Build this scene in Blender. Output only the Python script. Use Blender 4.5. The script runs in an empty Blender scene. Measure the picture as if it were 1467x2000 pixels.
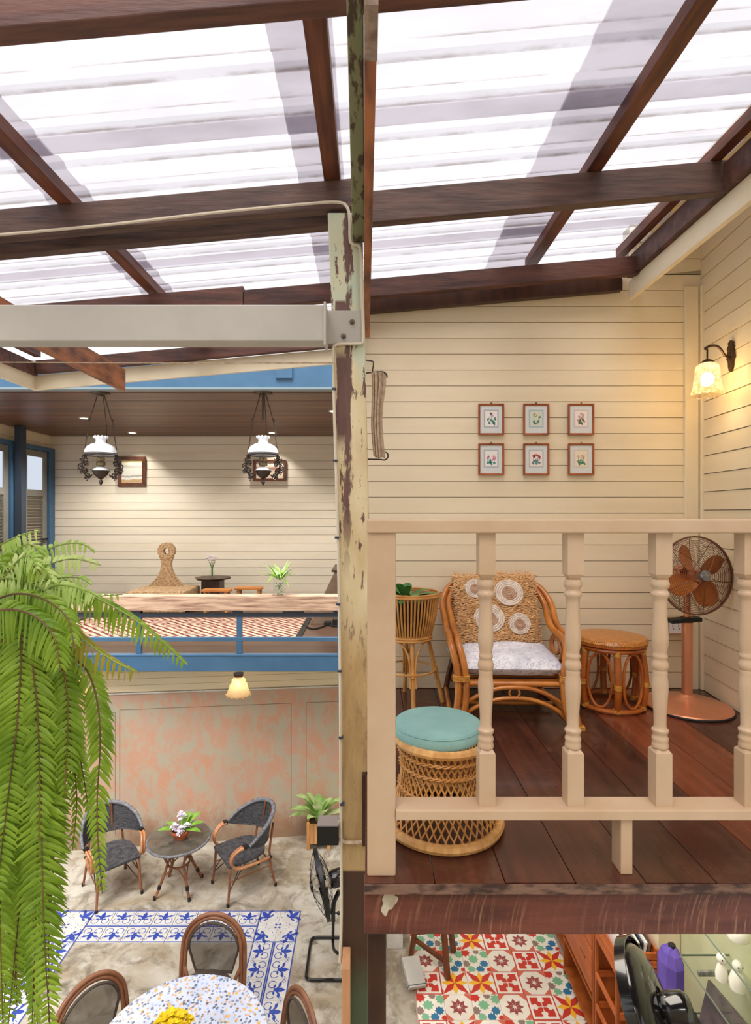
import bpy, math, random
from mathutils import Vector, Matrix
from math import sin, cos, pi, radians
SC = bpy.context.scene
C = SC.collection
random.seed(7)
# ------------------------------------------------------------------ camera, sky, lights, exposure
E = 3.8                      # eye height above the courtyard floor
F = 1060.0                   # focal length in pixels of the 1467 x 2000 frame
CX = 720.0
cam_d = bpy.data.cameras.new('camera')
cam_d.sensor_fit = 'VERTICAL'
cam_d.sensor_height = 36
cam_d.lens = F / 2000 * 36
cam_d.shift_x = (733.5 - CX) / 2000
cam_d.clip_start = 0.05
cam = bpy.data.objects.new('camera', cam_d)
C.objects.link(cam)
cam.location = (0, 0, E)
cam.rotation_euler = (radians(90), 0, 0)
SC.camera = cam
SC.view_settings.view_transform = 'Standard'
SC.view_settings.look = 'None'
SC.view_settings.gamma = 1
SC.view_settings.use_curve_mapping = False
SC.view_settings.exposure = 0.52
w = bpy.data.worlds.new('sky')
SC.world = w
w.use_nodes = True
bg = w.node_tree.nodes['Background']
bg.inputs[0].default_value = (0.97, 0.985, 1.0, 1)
bg.inputs[1].default_value = 1.0


def lamp(name, typ, loc, energy, col, **kw):
    d = bpy.data.lights.new(name, typ)
    d.energy = energy
    d.color = col
    for k, v in kw.items():
        if k not in ('rot',):
            setattr(d, k, v)
    o = bpy.data.objects.new(name, d)
    C.objects.link(o)
    o.location = loc
    o.rotation_euler = kw.get('rot', (0, 0, 0))
    return o


lamp('sun', 'SUN', (-2, -3, 9), 4.3, (1.0, 0.97, 0.92), angle=radians(40), rot=(radians(28), radians(-8), 0))
lamp('shop_fill_light', 'AREA', (1.1, 3.0, 2.42), 26, (1.0, 0.92, 0.8), shape='RECTANGLE', size=0.9, size_y=1.2)  # unseen lamp, added to brighten the shop under the deck


# ------------------------------------------------------------------ mesh helpers
def at(px, py, d):
    return Vector(((px - CX) / F * d, d, E - (py - 1000) / F * d))


def catmull(pts, k=6):
    pts = [Vector(p) for p in pts]
    out = []
    n = len(pts)
    for i in range(n - 1):
        p0 = pts[max(i - 1, 0)]; p1 = pts[i]; p2 = pts[i + 1]; p3 = pts[min(i + 2, n - 1)]
        for j in range(k):
            t = j / k
            out.append(0.5 * ((2 * p1) + (p2 - p0) * t + (2 * p0 - 5 * p1 + 4 * p2 - p3) * t * t + (3 * p1 - p0 - 3 * p2 + p3) * t ** 3))
    out.append(pts[-1])
    return out


class MB:
    def __init__(s):
        s.v = []; s.f = []; s.m = []; s.cur = 0

    def slot(s, i):
        s.cur = i
        return s

    def add(s, vs, fs):
        o = len(s.v)
        s.v += [tuple(v) for v in vs]
        s.f += [tuple(i + o for i in f) for f in fs]
        s.m += [s.cur] * len(fs)
        return s

    def box(s, x0, x1, y0, y1, z0, z1):
        return s.add([(x0, y0, z0), (x1, y0, z0), (x1, y1, z0), (x0, y1, z0), (x0, y0, z1), (x1, y0, z1), (x1, y1, z1), (x0, y1, z1)],
                     [(0, 3, 2, 1), (4, 5, 6, 7), (0, 1, 5, 4), (1, 2, 6, 5), (2, 3, 7, 6), (3, 0, 4, 7)])

    def cbox(s, cx, cy, cz, sx, sy, sz):
        return s.box(cx - sx / 2, cx + sx / 2, cy - sy / 2, cy + sy / 2, cz - sz / 2, cz + sz / 2)

    def hexa(s, a, b):
        """a, b: two quads (4 points each), joined into a closed box"""
        return s.add(list(a) + list(b), [(3, 2, 1, 0), (4, 5, 6, 7), (0, 1, 5, 4), (1, 2, 6, 5), (2, 3, 7, 6), (3, 0, 4, 7)])

    def bar(s, p, q, w_, h, up=(0, 0, 1)):
        p = Vector(p); q = Vector(q)
        d = (q - p).normalized()
        u = Vector(up)
        side = d.cross(u)
        if side.length < 1e-4:
            side = d.cross(Vector((1, 0, 0)))
        side.normalize()
        u = side.cross(d).normalized()
        a = side * w_ / 2
        b = u * h / 2
        return s.hexa([p - a - b, p + a - b, p + a + b, p - a + b], [q - a - b, q + a - b, q + a + b, q - a + b])

    def tube(s, pts, r, n=8, closed=False, flat=1.0):
        pts = [Vector(p) for p in pts]
        N = len(pts)
        rs = r if isinstance(r, (list, tuple)) else [r] * N
        if len(rs) != N:
            rs = [rs[0] + (rs[-1] - rs[0]) * i / (N - 1) for i in range(N)]
        vs = []
        t0 = (pts[1] - pts[0]).normalized()
        ref = Vector((0, 0, 1)) if abs(t0.z) < 0.9 else Vector((1, 0, 0))
        u = (ref - t0 * ref.dot(t0)).normalized()
        for i in range(N):
            if closed:
                t = pts[(i + 1) % N] - pts[i - 1]
            else:
                t = pts[min(i + 1, N - 1)] - pts[max(i - 1, 0)]
            if t.length < 1e-9:
                t = t0
            t = t.normalized()
            u = u - t * u.dot(t)
            if u.length < 1e-6:
                u = t.orthogonal()
            u.normalize()
            b = t.cross(u)
            for j in range(n):
                a = 2 * pi * j / n
                vs.append(pts[i] + (u * cos(a) * flat + b * sin(a)) * rs[i])
        fs = []
        M = N if closed else N - 1
        for i in range(M):
            i2 = (i + 1) % N
            for j in range(n):
                k = (j + 1) % n
                fs.append((i * n + j, i * n + k, i2 * n + k, i2 * n + j))
        if not closed:
            fs.append(tuple(range(n - 1, -1, -1)))
            fs.append(tuple((N - 1) * n + j for j in range(n)))
        return s.add(vs, fs)

    def ring(s, c, R, r, n=24, k=6, axis='z', ry=None):
        ry = R if ry is None else ry
        P = []
        for i in range(n):
            a = 2 * pi * i / n
            x, y = R * cos(a), ry * sin(a)
            P.append(Vector(c) + (Vector((x, y, 0)) if axis == 'z' else Vector((x, 0, y)) if axis == 'y' else Vector((0, x, y))))
        return s.tube(P, r, k, True)

    def lathe(s, prof, n=24, c=(0, 0, 0), closed=True):
        vs = []
        for r, z in prof:
            for j in range(n):
                a = 2 * pi * j / n
                vs.append((c[0] + r * cos(a), c[1] + r * sin(a), c[2] + z))
        fs = []
        for i in range(len(prof) - 1):
            for j in range(n):
                k = (j + 1) % n
                fs.append((i * n + j, i * n + k, (i + 1) * n + k, (i + 1) * n + j))
        if closed:
            fs.append(tuple(range(n - 1, -1, -1)))
            fs.append(tuple((len(prof) - 1) * n + j for j in range(n)))
        return s.add(vs, fs)

    def prism(s, poly, a, b, axis='y'):
        """poly: list of 2-D points; extruded from a to b along axis"""
        def P(u, v, t):
            return (u, t, v) if axis == 'y' else (u, v, t) if axis == 'z' else (t, u, v)
        n = len(poly)
        vs = [P(u, v, a) for u, v in poly] + [P(u, v, b) for u, v in poly]
        fs = [tuple(range(n)), tuple(range(2 * n - 1, n - 1, -1))]
        for i in range(n):
            j = (i + 1) % n
            fs.append((i, i + n, j + n, j))
        return s.add(vs, fs)

    def poly(s, pts):
        return s.add(pts, [tuple(range(len(pts)))])

    def ball(s, c, r, n=10, m=7, sc=(1, 1, 1)):
        vs = [(c[0], c[1], c[2] - r * sc[2])]
        for i in range(1, m):
            ph = -pi / 2 + pi * i / m
            for j in range(n):
                a = 2 * pi * j / n
                vs.append((c[0] + r * cos(ph) * cos(a) * sc[0], c[1] + r * cos(ph) * sin(a) * sc[1], c[2] + r * sin(ph) * sc[2]))
        vs.append((c[0], c[1], c[2] + r * sc[2]))
        fs = []
        for j in range(n):
            k = (j + 1) % n
            fs.append((0, 1 + k, 1 + j))
            fs.append((len(vs) - 1, 1 + (m - 2) * n + j, 1 + (m - 2) * n + k))
            for i in range(m - 2):
                fs.append((1 + i * n + j, 1 + i * n + k, 1 + (i + 1) * n + k, 1 + (i + 1) * n + j))
        return s.add(vs, fs)

    def leaf(s, base, d, up, L, W, droop=0.3, n=5, fold=0.15):
        """a curved leaf blade with a folded mid rib"""
        base = Vector(base); d = Vector(d).normalized(); up = Vector(up)
        side = d.cross(up).normalized()
        nn = side.cross(d).normalized()
        vs = []
        for i in range(n + 1):
            t = i / n
            wd = W / 2 * (sin(pi * min(1, t * 0.92 + 0.08)) ** 0.8) if i < n else 0.0
            c = base + d * L * t - Vector((0, 0, 1)) * droop * L * t * t
            vs += [c - side * wd + nn * wd * fold, c, c + side * wd + nn * wd * fold]
        fs = []
        for i in range(n):
            a = i * 3
            fs += [(a, a + 1, a + 4, a + 3), (a + 1, a + 2, a + 5, a + 4)]
        return s.add(vs, fs)

    def pinna(s, p, d, up, L, W, droop):
        side = d.cross(up)
        if side.length < 1e-4:
            side = d.orthogonal()
        side.normalize()
        nn = side.cross(d)
        vs = []
        for t, k in ((0, .55), (.3, 1.0), (.65, .78), (1, .0)):
            c = p + d * L * t - Vector((0, 0, droop * L * t * t))
            a = side * (W / 2 * k)
            vs += [c - a, c + nn * (W * .12 * k), c + a]
        fs = []
        for i in range(3):
            a = i * 3
            fs += [(a, a + 1, a + 4, a + 3), (a + 1, a + 2, a + 5, a + 4)]
        return s.add(vs, fs)

    def xf(s, M, start=0):
        for i in range(start, len(s.v)):
            s.v[i] = tuple(M @ Vector(s.v[i]))
        return s

    def mesh(s, name, mats, smooth=False):
        me = bpy.data.meshes.new(name)
        me.from_pydata(s.v, [], s.f)
        for m_ in (mats if isinstance(mats, (list, tuple)) else [mats]):
            me.materials.append(m_)
        me.polygons.foreach_set('material_index', s.m)
        if smooth:
            me.shade_smooth()
            me.set_sharp_from_angle(angle=radians(42))
        me.update()
        return me

    def build(s, name, mats, parent=None, smooth=False, bev=0, loc=None, kind=None):
        o = bpy.data.objects.new(name, s.mesh(name, mats, smooth))
        C.objects.link(o)
        if parent is not None:
            o.parent = parent
        if loc is not None:
            o.location = loc
        if kind:
            o['kind'] = kind
        if bev:
            b = o.modifiers.new('edge', 'BEVEL')
            b.width = bev
            b.segments = 2
            b.limit_method = 'ANGLE'
        return o


def tag(o, label, cat, group=None):
    o['label'] = label
    o['category'] = cat
    if group:
        o['group'] = group
    return o


def thing(name, label, cat, loc=(0, 0, 0), rz=0, group=None):
    o = bpy.data.objects.new(name, None)
    C.objects.link(o)
    o.location = loc
    o.rotation_euler = (0, 0, rz)
    o.empty_display_size = 0.1
    return tag(o, label, cat, group)


def struct(name, loc=(0, 0, 0), rz=0):
    o = bpy.data.objects.new(name, None)
    C.objects.link(o)
    o.location = loc
    o.rotation_euler = (0, 0, rz)
    o['kind'] = 'structure'
    return o


def link(name, me, parent, loc=(0, 0, 0), rot=(0, 0, 0), scale=(1, 1, 1)):
    o = bpy.data.objects.new(name, me)
    C.objects.link(o)
    o.parent = parent
    o.location = loc
    o.rotation_euler = rot
    o.scale = scale
    return o


def copy_tree(o, parent=None):
    c = o.copy()
    C.objects.link(c)
    c.parent = parent
    for ch in list(o.children):
        copy_tree(ch, c)
    return c


# ------------------------------------------------------------------ material helpers
def lin(c):
    def f(u):
        u /= 255.0
        return u / 12.92 if u <= 0.04045 else ((u + 0.055) / 1.055) ** 2.4
    return (f(c[0]), f(c[1]), f(c[2]), 1.0)


class NG:
    def __init__(s, name):
        s.m = bpy.data.materials.new(name)
        s.m.use_nodes = True
        s.t = s.m.node_tree
        s.t.nodes.clear()
        s.out = s.t.nodes.new('ShaderNodeOutputMaterial')
        s._c = None

    def n(s, typ, props=None, **inp):
        nd = s.t.nodes.new('ShaderNode' + typ)
        for k, v in (props or {}).items():
            setattr(nd, k, v)
        for k, v in inp.items():
            s.put(nd.inputs[int(k[1:]) if k[0] == '_' else k.replace('__', ' ')], v)
        return nd

    def put(s, sk, v):
        if isinstance(v, bpy.types.NodeSocket):
            s.t.links.new(v, sk)
        else:
            if isinstance(v, (tuple, list)) and sk.type == 'VECTOR':
                v = v[:3]
            sk.default_value = v

    def coord(s, rand=True):
        if s._c is None:
            c = s.n('TexCoord').outputs['Object']
            if rand:
                r = s.n('ObjectInfo').outputs['Random']
                r = s.math('MULTIPLY', r, 37.0)
                c = s.n('VectorMath', {'operation': 'ADD'}, _0=c, _1=r).outputs[0]
            s._c = c
        return s._c

    def scaled(s, v, sc):
        return s.n('VectorMath', {'operation': 'MULTIPLY'}, _0=v, _1=sc).outputs[0]

    def math(s, op, a, b=0.0, c=0.0):
        return s.n('Math', {'operation': op}, _0=a, _1=b, _2=c).outputs[0]

    def noise(s, v, scale, detail=5, rough=0.55, dist=0.0):
        return s.n('TexNoise', Vector=v, Scale=scale, Detail=detail, Roughness=rough, Distortion=dist).outputs[0]

    def rng(s, v, a, b, lo=0.0, hi=1.0):
        return s.n('MapRange', {'clamp': True}, Value=v, **{'From__Min': a, 'From__Max': b, 'To__Min': lo, 'To__Max': hi}).outputs[0]

    def mix(s, f, a, b, mode='MIX'):
        nd = s.n('Mix', {'data_type': 'RGBA', 'blend_type': mode})
        s.put(nd.inputs[0], f); s.put(nd.inputs[6], a); s.put(nd.inputs[7], b)
        return nd.outputs[2]

    def sep(s, v):
        return s.n('SeparateXYZ', _0=v).outputs

    def bump(s, h, strength, dist=0.01):
        return s.n('Bump', Strength=strength, Distance=dist, Height=h).outputs[0]

    def principled(s, col, rough=0.5, metal=0.0, normal=None, coat=0.0, spec=0.5, trans=0.0, ior=1.45, emit=None, estr=0.0, sss=0.0):
        p = s.n('BsdfPrincipled')
        s.put(p.inputs['Base Color'], col)
        s.put(p.inputs['Roughness'], rough)
        s.put(p.inputs['Metallic'], metal)
        s.put(p.inputs['Coat Weight'], coat)
        s.put(p.inputs['Specular IOR Level'], spec)
        s.put(p.inputs['Transmission Weight'], trans)
        s.put(p.inputs['IOR'], ior)
        if normal is not None:
            s.put(p.inputs['Normal'], normal)
        if emit is not None:
            s.put(p.inputs['Emission Color'], emit)
            s.put(p.inputs['Emission Strength'], estr)
        s.t.links.new(p.outputs[0], s.out.inputs[0])
        return p


def mat(name, col, col2=None, rough=0.5, metal=0.0, scale=6, stretch=(1, 1, 1), lo=0.35, hi=0.65, bump=0.0, bscale=40, coat=0.0, rand=0.0, spec=0.5, detail=5, off=True):
    g = NG(name)
    c = g.coord(off)
    cv = g.scaled(c, stretch) if stretch != (1, 1, 1) else c
    col = lin(col)
    if col2 is not None:
        k = g.rng(g.noise(cv, scale, detail), lo, hi)
        col = g.mix(k, col, lin(col2))
    if rand:
        r = g.n('ObjectInfo').outputs['Random']
        col = g.n('HueSaturation', Hue=0.5, Saturation=1.0, Value=g.rng(r, 0, 1, 1 - rand, 1 + rand), Fac=1.0, Color=col).outputs[0]
    nrm = g.bump(g.noise(cv, bscale, 4), bump) if bump else None
    g.principled(col, rough, metal, nrm, coat, spec)
    return g.m


# ------------------------------------------------------------------ materials
CREAM = mat('cream_paint', (232, 217, 187), (226, 210, 178), rough=0.5, scale=3, stretch=(0.4, 1, 3), rand=0.025, bump=0.05, bscale=60)
CREAM_PALE = mat('pale_cream_paint', (224, 213, 193), (218, 206, 184), rough=0.5, scale=3, stretch=(0.4, 1, 3), rand=0.025)
CREAM_TRIM = mat('cream_trim_paint', (233, 219, 190), (226, 210, 178), rough=0.5, scale=4)
RAILP = mat('beige_gloss_paint', (200, 174, 145), (190, 161, 130), rough=0.38, scale=5, bump=0.08, bscale=25)
BLUE = mat('blue_steel_paint', (66, 102, 134), (58, 94, 124), rough=0.4, scale=3)
SLATE = mat('slate_paint', (52, 62, 76), rough=0.45)
DOORGREY = mat('grey_door_paint', (134, 132, 124), (124, 122, 114), rough=0.5)
WOODRAIL = mat('bleached_wood', (204, 172, 146), (122, 84, 66), rough=0.6, scale=9, stretch=(0.35, 3, 4), lo=0.40, hi=0.72, bump=0.15)
WOODORANGE = mat('orange_wood', (208, 136, 66), (180, 106, 46), rough=0.45, scale=6, stretch=(0.6, 5, 5))
CEILWOOD = mat('brown_ceiling_wood', (124, 82, 56), (66, 42, 30), rough=0.4, scale=5, stretch=(0.22, 9, 6), rand=0.22)
GROOVE_SHADE = mat('board_groove_shade', (150, 132, 108), rough=0.8)  # shade in the board gaps, put into the backing colour
DARKFLOOR = mat('dark_floor_wood', (98, 72, 58), (80, 58, 46), rough=0.35, scale=5, stretch=(0.3, 6, 6), rand=0.1)
RAFTER = mat('weathered_rafter_wood', (112, 72, 58), (62, 40, 36), rough=0.55, scale=5, stretch=(0.6, 6, 4), rand=0.18, bump=0.25, bscale=14, lo=0.3, hi=0.7)
RAFTER_GREY = mat('grey_weathered_wood', (104, 78, 66), (62, 46, 42), rough=0.6, scale=7, stretch=(0.5, 5, 4), rand=0.1, bump=0.3, bscale=14, lo=0.3, hi=0.7)
PURLIN = mat('red_brown_purlin_wood', (122, 70, 48), (78, 42, 30), rough=0.5, scale=5, stretch=(6, 0.6, 4), rand=0.15, bump=0.2, bscale=14)
ORANGEBEAM = mat('orange_brown_beam_wood', (172, 108, 68), (98, 58, 42), rough=0.55, scale=3.5, stretch=(5, 0.9, 3), lo=0.38, hi=0.62)
STEEL = mat('grey_painted_steel', (186, 182, 172), (176, 172, 160), rough=0.4, scale=3)
BOLT = mat('bolt_metal', (120, 112, 100), rough=0.35, metal=0.9)
CABLEW = mat('cream_cable', (214, 202, 180), rough=0.5)
ROPE = mat('hemp_rope', (206, 184, 158), (170, 146, 120), rough=0.8, scale=40, bump=0.3, bscale=120)
IRON = mat('dark_iron', (74, 64, 58), rough=0.4, metal=0.7)
BRONZE = mat('aged_bronze', (92, 70, 52), (60, 44, 34), rough=0.4, metal=0.7, scale=30)
RATTAN = mat('honey_rattan', (200, 126, 50), (150, 82, 28), rough=0.28, scale=9, coat=0.4, lo=0.3, hi=0.75)
RATTAN_RED = mat('amber_rattan', (190, 104, 34), (146, 70, 20), rough=0.25, scale=9, coat=0.5, lo=0.3, hi=0.75)
RATTAN_PALE = mat('pale_rattan', (212, 158, 88), (178, 118, 56), rough=0.4, scale=12, coat=0.2, lo=0.3, hi=0.75)
WRAP = mat('cane_wrap', (218, 162, 74), (180, 118, 44), rough=0.4, scale=60)
DARKWOOD = mat('dark_brown_wood', (78, 48, 34), (52, 32, 24), rough=0.4, scale=6, stretch=(2, 2, 0.5))
STOOLWOOD = mat('mid_brown_wood', (120, 66, 36), (90, 48, 26), rough=0.4, scale=6, stretch=(4, 4, 0.5))
COPPER = mat('brushed_copper', (226, 158, 118), (212, 140, 100), rough=0.3, metal=0.6, scale=3, stretch=(1, 1, 0.2))
COPPERBLADE = mat('copper_orange_blade', (206, 128, 62), (180, 102, 44), rough=0.35, metal=0.35, scale=3)
COPPERWIRE = mat('copper_wire', (120, 84, 66), rough=0.35, metal=0.7)
SILVER = mat('silver_cap', (168, 170, 172), (120, 122, 126), rough=0.35, metal=0.8, scale=60)
BLACKPL = mat('black_gloss_plastic', (16, 15, 17), rough=0.14, coat=0.4)
BLACKWIRE = mat('black_wire', (22, 22, 24), rough=0.3)
BLACKSATIN = mat('black_satin', (22, 21, 22), rough=0.55)
GREYTOP = mat('matt_grey_top', (140, 130, 124), rough=0.7)
TEAL = mat('teal_cotton', (142, 186, 180), (132, 176, 172), rough=0.85, scale=12, bump=0.12, bscale=300)
SHAG = mat('straw_shag', (236, 198, 146), (196, 144, 92), rough=0.75, scale=45, lo=0.3, hi=0.7)
SHAGBASE = mat('straw_base', (190, 142, 92), (150, 100, 60), rough=0.85, scale=60)
ROSETTE = mat('white_cord', (232, 220, 206), (204, 186, 168), rough=0.8, scale=30)
ROSETTE_T = mat('tan_cord', (200, 160, 130), (170, 128, 100), rough=0.8, scale=30)
ARMCANE = mat('tan_arm_cane', (206, 146, 100), (164, 104, 66), rough=0.35, scale=9)
BROWNTUBE = mat('bamboo_brown_tube', (150, 96, 62), (104, 62, 42), rough=0.35, scale=9, lo=0.35, hi=0.7)
BROWNRATTAN = mat('brown_arch_rattan', (138, 92, 64), (112, 70, 48), rough=0.4, scale=8)
WHITEGLASS = mat('white_milk_glass', (236, 238, 244), rough=0.15, coat=0.5)
TERRACOTTA = mat('terracotta', (190, 104, 62), (160, 82, 48), rough=0.7, scale=14)
GREENLEAF = mat('green_leaf', (84, 140, 58), (56, 106, 42), rough=0.4, scale=14)
DEEPLEAF = mat('deep_green_leaf', (52, 104, 50), (92, 142, 70), rough=0.4, scale=12)
BRIGHTLEAF = mat('bright_green_leaf', (140, 180, 70), (98, 146, 44), rough=0.45, scale=16)
LILAC = mat('lilac_petal', (214, 192, 214), (236, 222, 234), rough=0.6, scale=30)
WHITEPETAL = mat('white_petal', (240, 236, 240), (216, 204, 222), rough=0.6, scale=50)
YELLOWPETAL = mat('yellow_petal', (236, 208, 10), (208, 172, 0), rough=0.6, scale=60)
PLANTERWOOD = mat('planter_oak', (214, 158, 100), (186, 130, 78), rough=0.5, scale=7, stretch=(5, 5, 0.6))
SEAGRASS = mat('woven_seagrass', (200, 168, 128), (142, 110, 76), rough=0.85, scale=34, stretch=(1, 1, 1.6), lo=0.38, hi=0.62, bump=0.5, bscale=50)
LIGHTWOOD = mat('light_plank_wood', (206, 156, 112), (190, 138, 96), rough=0.55, scale=6, stretch=(4, 4, 0.4))
PURPLE = mat('purple_fabric', (106, 84, 172), (88, 68, 152), rough=0.8, scale=8, bump=0.2, bscale=30)
SHOPWALL = mat('pale_green_wall', (206, 206, 170), (186, 186, 146), rough=0.7, scale=3)
CERAMIC = mat('white_ceramic', (232, 230, 218), rough=0.2)
PAPERWHITE = mat('white_paper', (232, 228, 226), rough=0.7)
GREYBOX = mat('grey_box_card', (186, 182, 174), (172, 168, 160), rough=0.55)
WHITEWASH = mat('whitewash', (222, 220, 214), (196, 192, 184), rough=0.8, scale=8)
LILACFRAME = mat('frame_print_border', (168, 180, 184), rough=0.6)
MATBOARD = mat('pale_matboard', (214, 218, 216), rough=0.7)
FRAMEWOOD = mat('orange_frame_wood', (168, 92, 48), (136, 68, 34), rough=0.4, scale=10)
FRAMEDARK = mat('dark_frame_wood', (98, 56, 34), (70, 38, 22), rough=0.35, scale=10)
MAROON = mat('maroon_ink', (142, 60, 60), rough=0.5)


def leafmat(name, c1, c2, c3=None):
    g = NG(name)
    c = g.coord()
    k = g.rng(g.noise(c, 9, 3), 0.35, 0.65)
    col = g.mix(k, lin(c1), lin(c2))
    if c3:
        col = g.mix(g.rng(g.noise(c, 5, 2), 0.58, 0.7), col, lin(c3))
    d = g.n('BsdfPrincipled')
    g.put(d.inputs['Base Color'], col)
    g.put(d.inputs['Roughness'], 0.42)
    t = g.n('BsdfTranslucent')
    g.put(t.inputs['Color'], col)
    mx = g.n('MixShader')
    g.put(mx.inputs[0], 0.45)
    g.t.links.new(d.outputs[0], mx.inputs[1])
    g.t.links.new(t.outputs[0], mx.inputs[2])
    g.t.links.new(mx.outputs[0], g.out.inputs[0])
    return g.m


FERN = leafmat('fern_green', (160, 192, 64), (112, 148, 32))
FERN_LIGHT = leafmat('fern_light_green', (206, 226, 140), (156, 192, 80))
FERN_OLD = leafmat('fern_yellowing', (176, 168, 60), (132, 140, 40), (170, 110, 50))
FERNSTEM_GREEN = mat('fern_green_stem', (138, 160, 70), (110, 128, 56), rough=0.6)
FERNSTEM = mat('fern_stem', (110, 84, 40), (74, 52, 28), rough=0.6)
VARIEG = leafmat('variegated_leaf', (214, 230, 170), (128, 180, 80), (236, 240, 206))


def m_roof():
    g = NG('frosted_roof_sheet')
    c = g.coord(False)
    n1 = g.noise(g.scaled(c, (0.7, 2.2, 1)), 2.2, 5, 0.6)
    n2 = g.noise(g.scaled(c, (1, 5, 1)), 5, 6, 0.7)
    col = g.mix(g.rng(n1, 0.45, 0.75), (0.585, 0.56, 0.59, 1), (0.51, 0.485, 0.51, 1))
    x, y, z = g.sep(c)
    ph = g.math('FRACT', g.math('DIVIDE', g.math('ADD', y, 18.58), 0.196))
    fold = g.math('MAXIMUM', g.rng(g.math('ABSOLUTE', g.math('SUBTRACT', ph, 0.56)), 0.05, 0.0), g.rng(g.math('ABSOLUTE', g.math('SUBTRACT', ph, 0.98)), 0.05, 0.0))
    dirt = g.math('MULTIPLY', fold, g.rng(g.noise(g.scaled(c, (1, 3, 1)), 4, 5, 0.7), 0.40, 0.60, 0, 0.75))
    col = g.mix(g.rng(n2, 0.58, 0.80, 0, 0.35), col, (0.42, 0.35, 0.31, 1))
    col = g.mix(dirt, col, (0.26, 0.21, 0.19, 1))
    tr = g.n('BsdfTransparent', Color=col)
    tl = g.n('BsdfTranslucent', Color=col)
    df = g.n('BsdfDiffuse', Color=col)
    m1 = g.n('MixShader', _0=0.12)
    g.t.links.new(tl.outputs[0], m1.inputs[1]); g.t.links.new(df.outputs[0], m1.inputs[2])
    m2 = g.n('MixShader', _0=0.66)
    g.t.links.new(m1.outputs[0], m2.inputs[1]); g.t.links.new(tr.outputs[0], m2.inputs[2])
    g.t.links.new(m2.outputs[0], g.out.inputs[0])
    return g.m


def m_deck(red=False):
    g = NG('varnished_deck_wood')
    c = g.coord()
    r = g.n('ObjectInfo').outputs['Random']
    cv = g.scaled(c, (7, 0.5, 1))
    n = g.noise(cv, 4, 6)
    col = g.mix(g.rng(n, 0.3, 0.7), lin((88, 48, 34)), lin((58, 32, 24)))
    col = g.n('HueSaturation', Hue=0.5, Saturation=1.0, Value=g.rng(r, 0, 1, 0.85, 1.15), Fac=1.0, Color=col).outputs[0]
    if red:
        col = g.mix(g.rng(n, 0.3, 0.7), lin((134, 68, 40)), lin((96, 46, 28)))
    dust = g.rng(g.noise(c, 5, 6, 0.7), 0.55, 0.8, 0, 0.25)
    col = g.mix(dust, col, lin((150, 112, 88)))
    rough = g.rng(g.noise(c, 3, 4), 0.3, 0.7, 0.2, 0.36)
    g.principled(col, rough, 0, g.bump(g.noise(cv, 6, 3), 0.06), coat=0.15)
    return g.m


def m_beam():
    """red-brown deck beam with curved pale saw scratches"""
    g = NG('scratched_beam_wood')
    c = g.coord(False)
    n = g.noise(g.scaled(c, (0.7, 4, 5)), 5, 6)
    col = g.mix(g.rng(n, 0.3, 0.7), lin((112, 62, 48)), lin((76, 40, 33)))
    x, y, z = g.sep(c)
    u = g.math('SUBTRACT', g.math('MULTIPLY', x, 9.0), g.math('MULTIPLY', z, 5.0))
    u = g.math('ADD', u, g.math('MULTIPLY', g.math('MULTIPLY', z, z), -14.0))
    sv = g.n('CombineXYZ', X=g.math('MULTIPLY', u, 3.2), Y=0.0, Z=g.math('MULTIPLY', z, 1.6)).outputs[0]
    s1 = g.rng(g.noise(sv, 3.0, 4, 0.62), 0.54, 0.68)
    s1 = g.math('MULTIPLY', s1, g.rng(g.noise(c, 3, 3), 0.38, 0.62, 0.05, 0.65))
    col = g.mix(s1, col, lin((186, 138, 110)))
    g.principled(col, 0.5, 0, g.bump(g.noise(g.scaled(c, (1, 5, 6)), 12, 4), 0.2))
    return g.m


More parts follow.
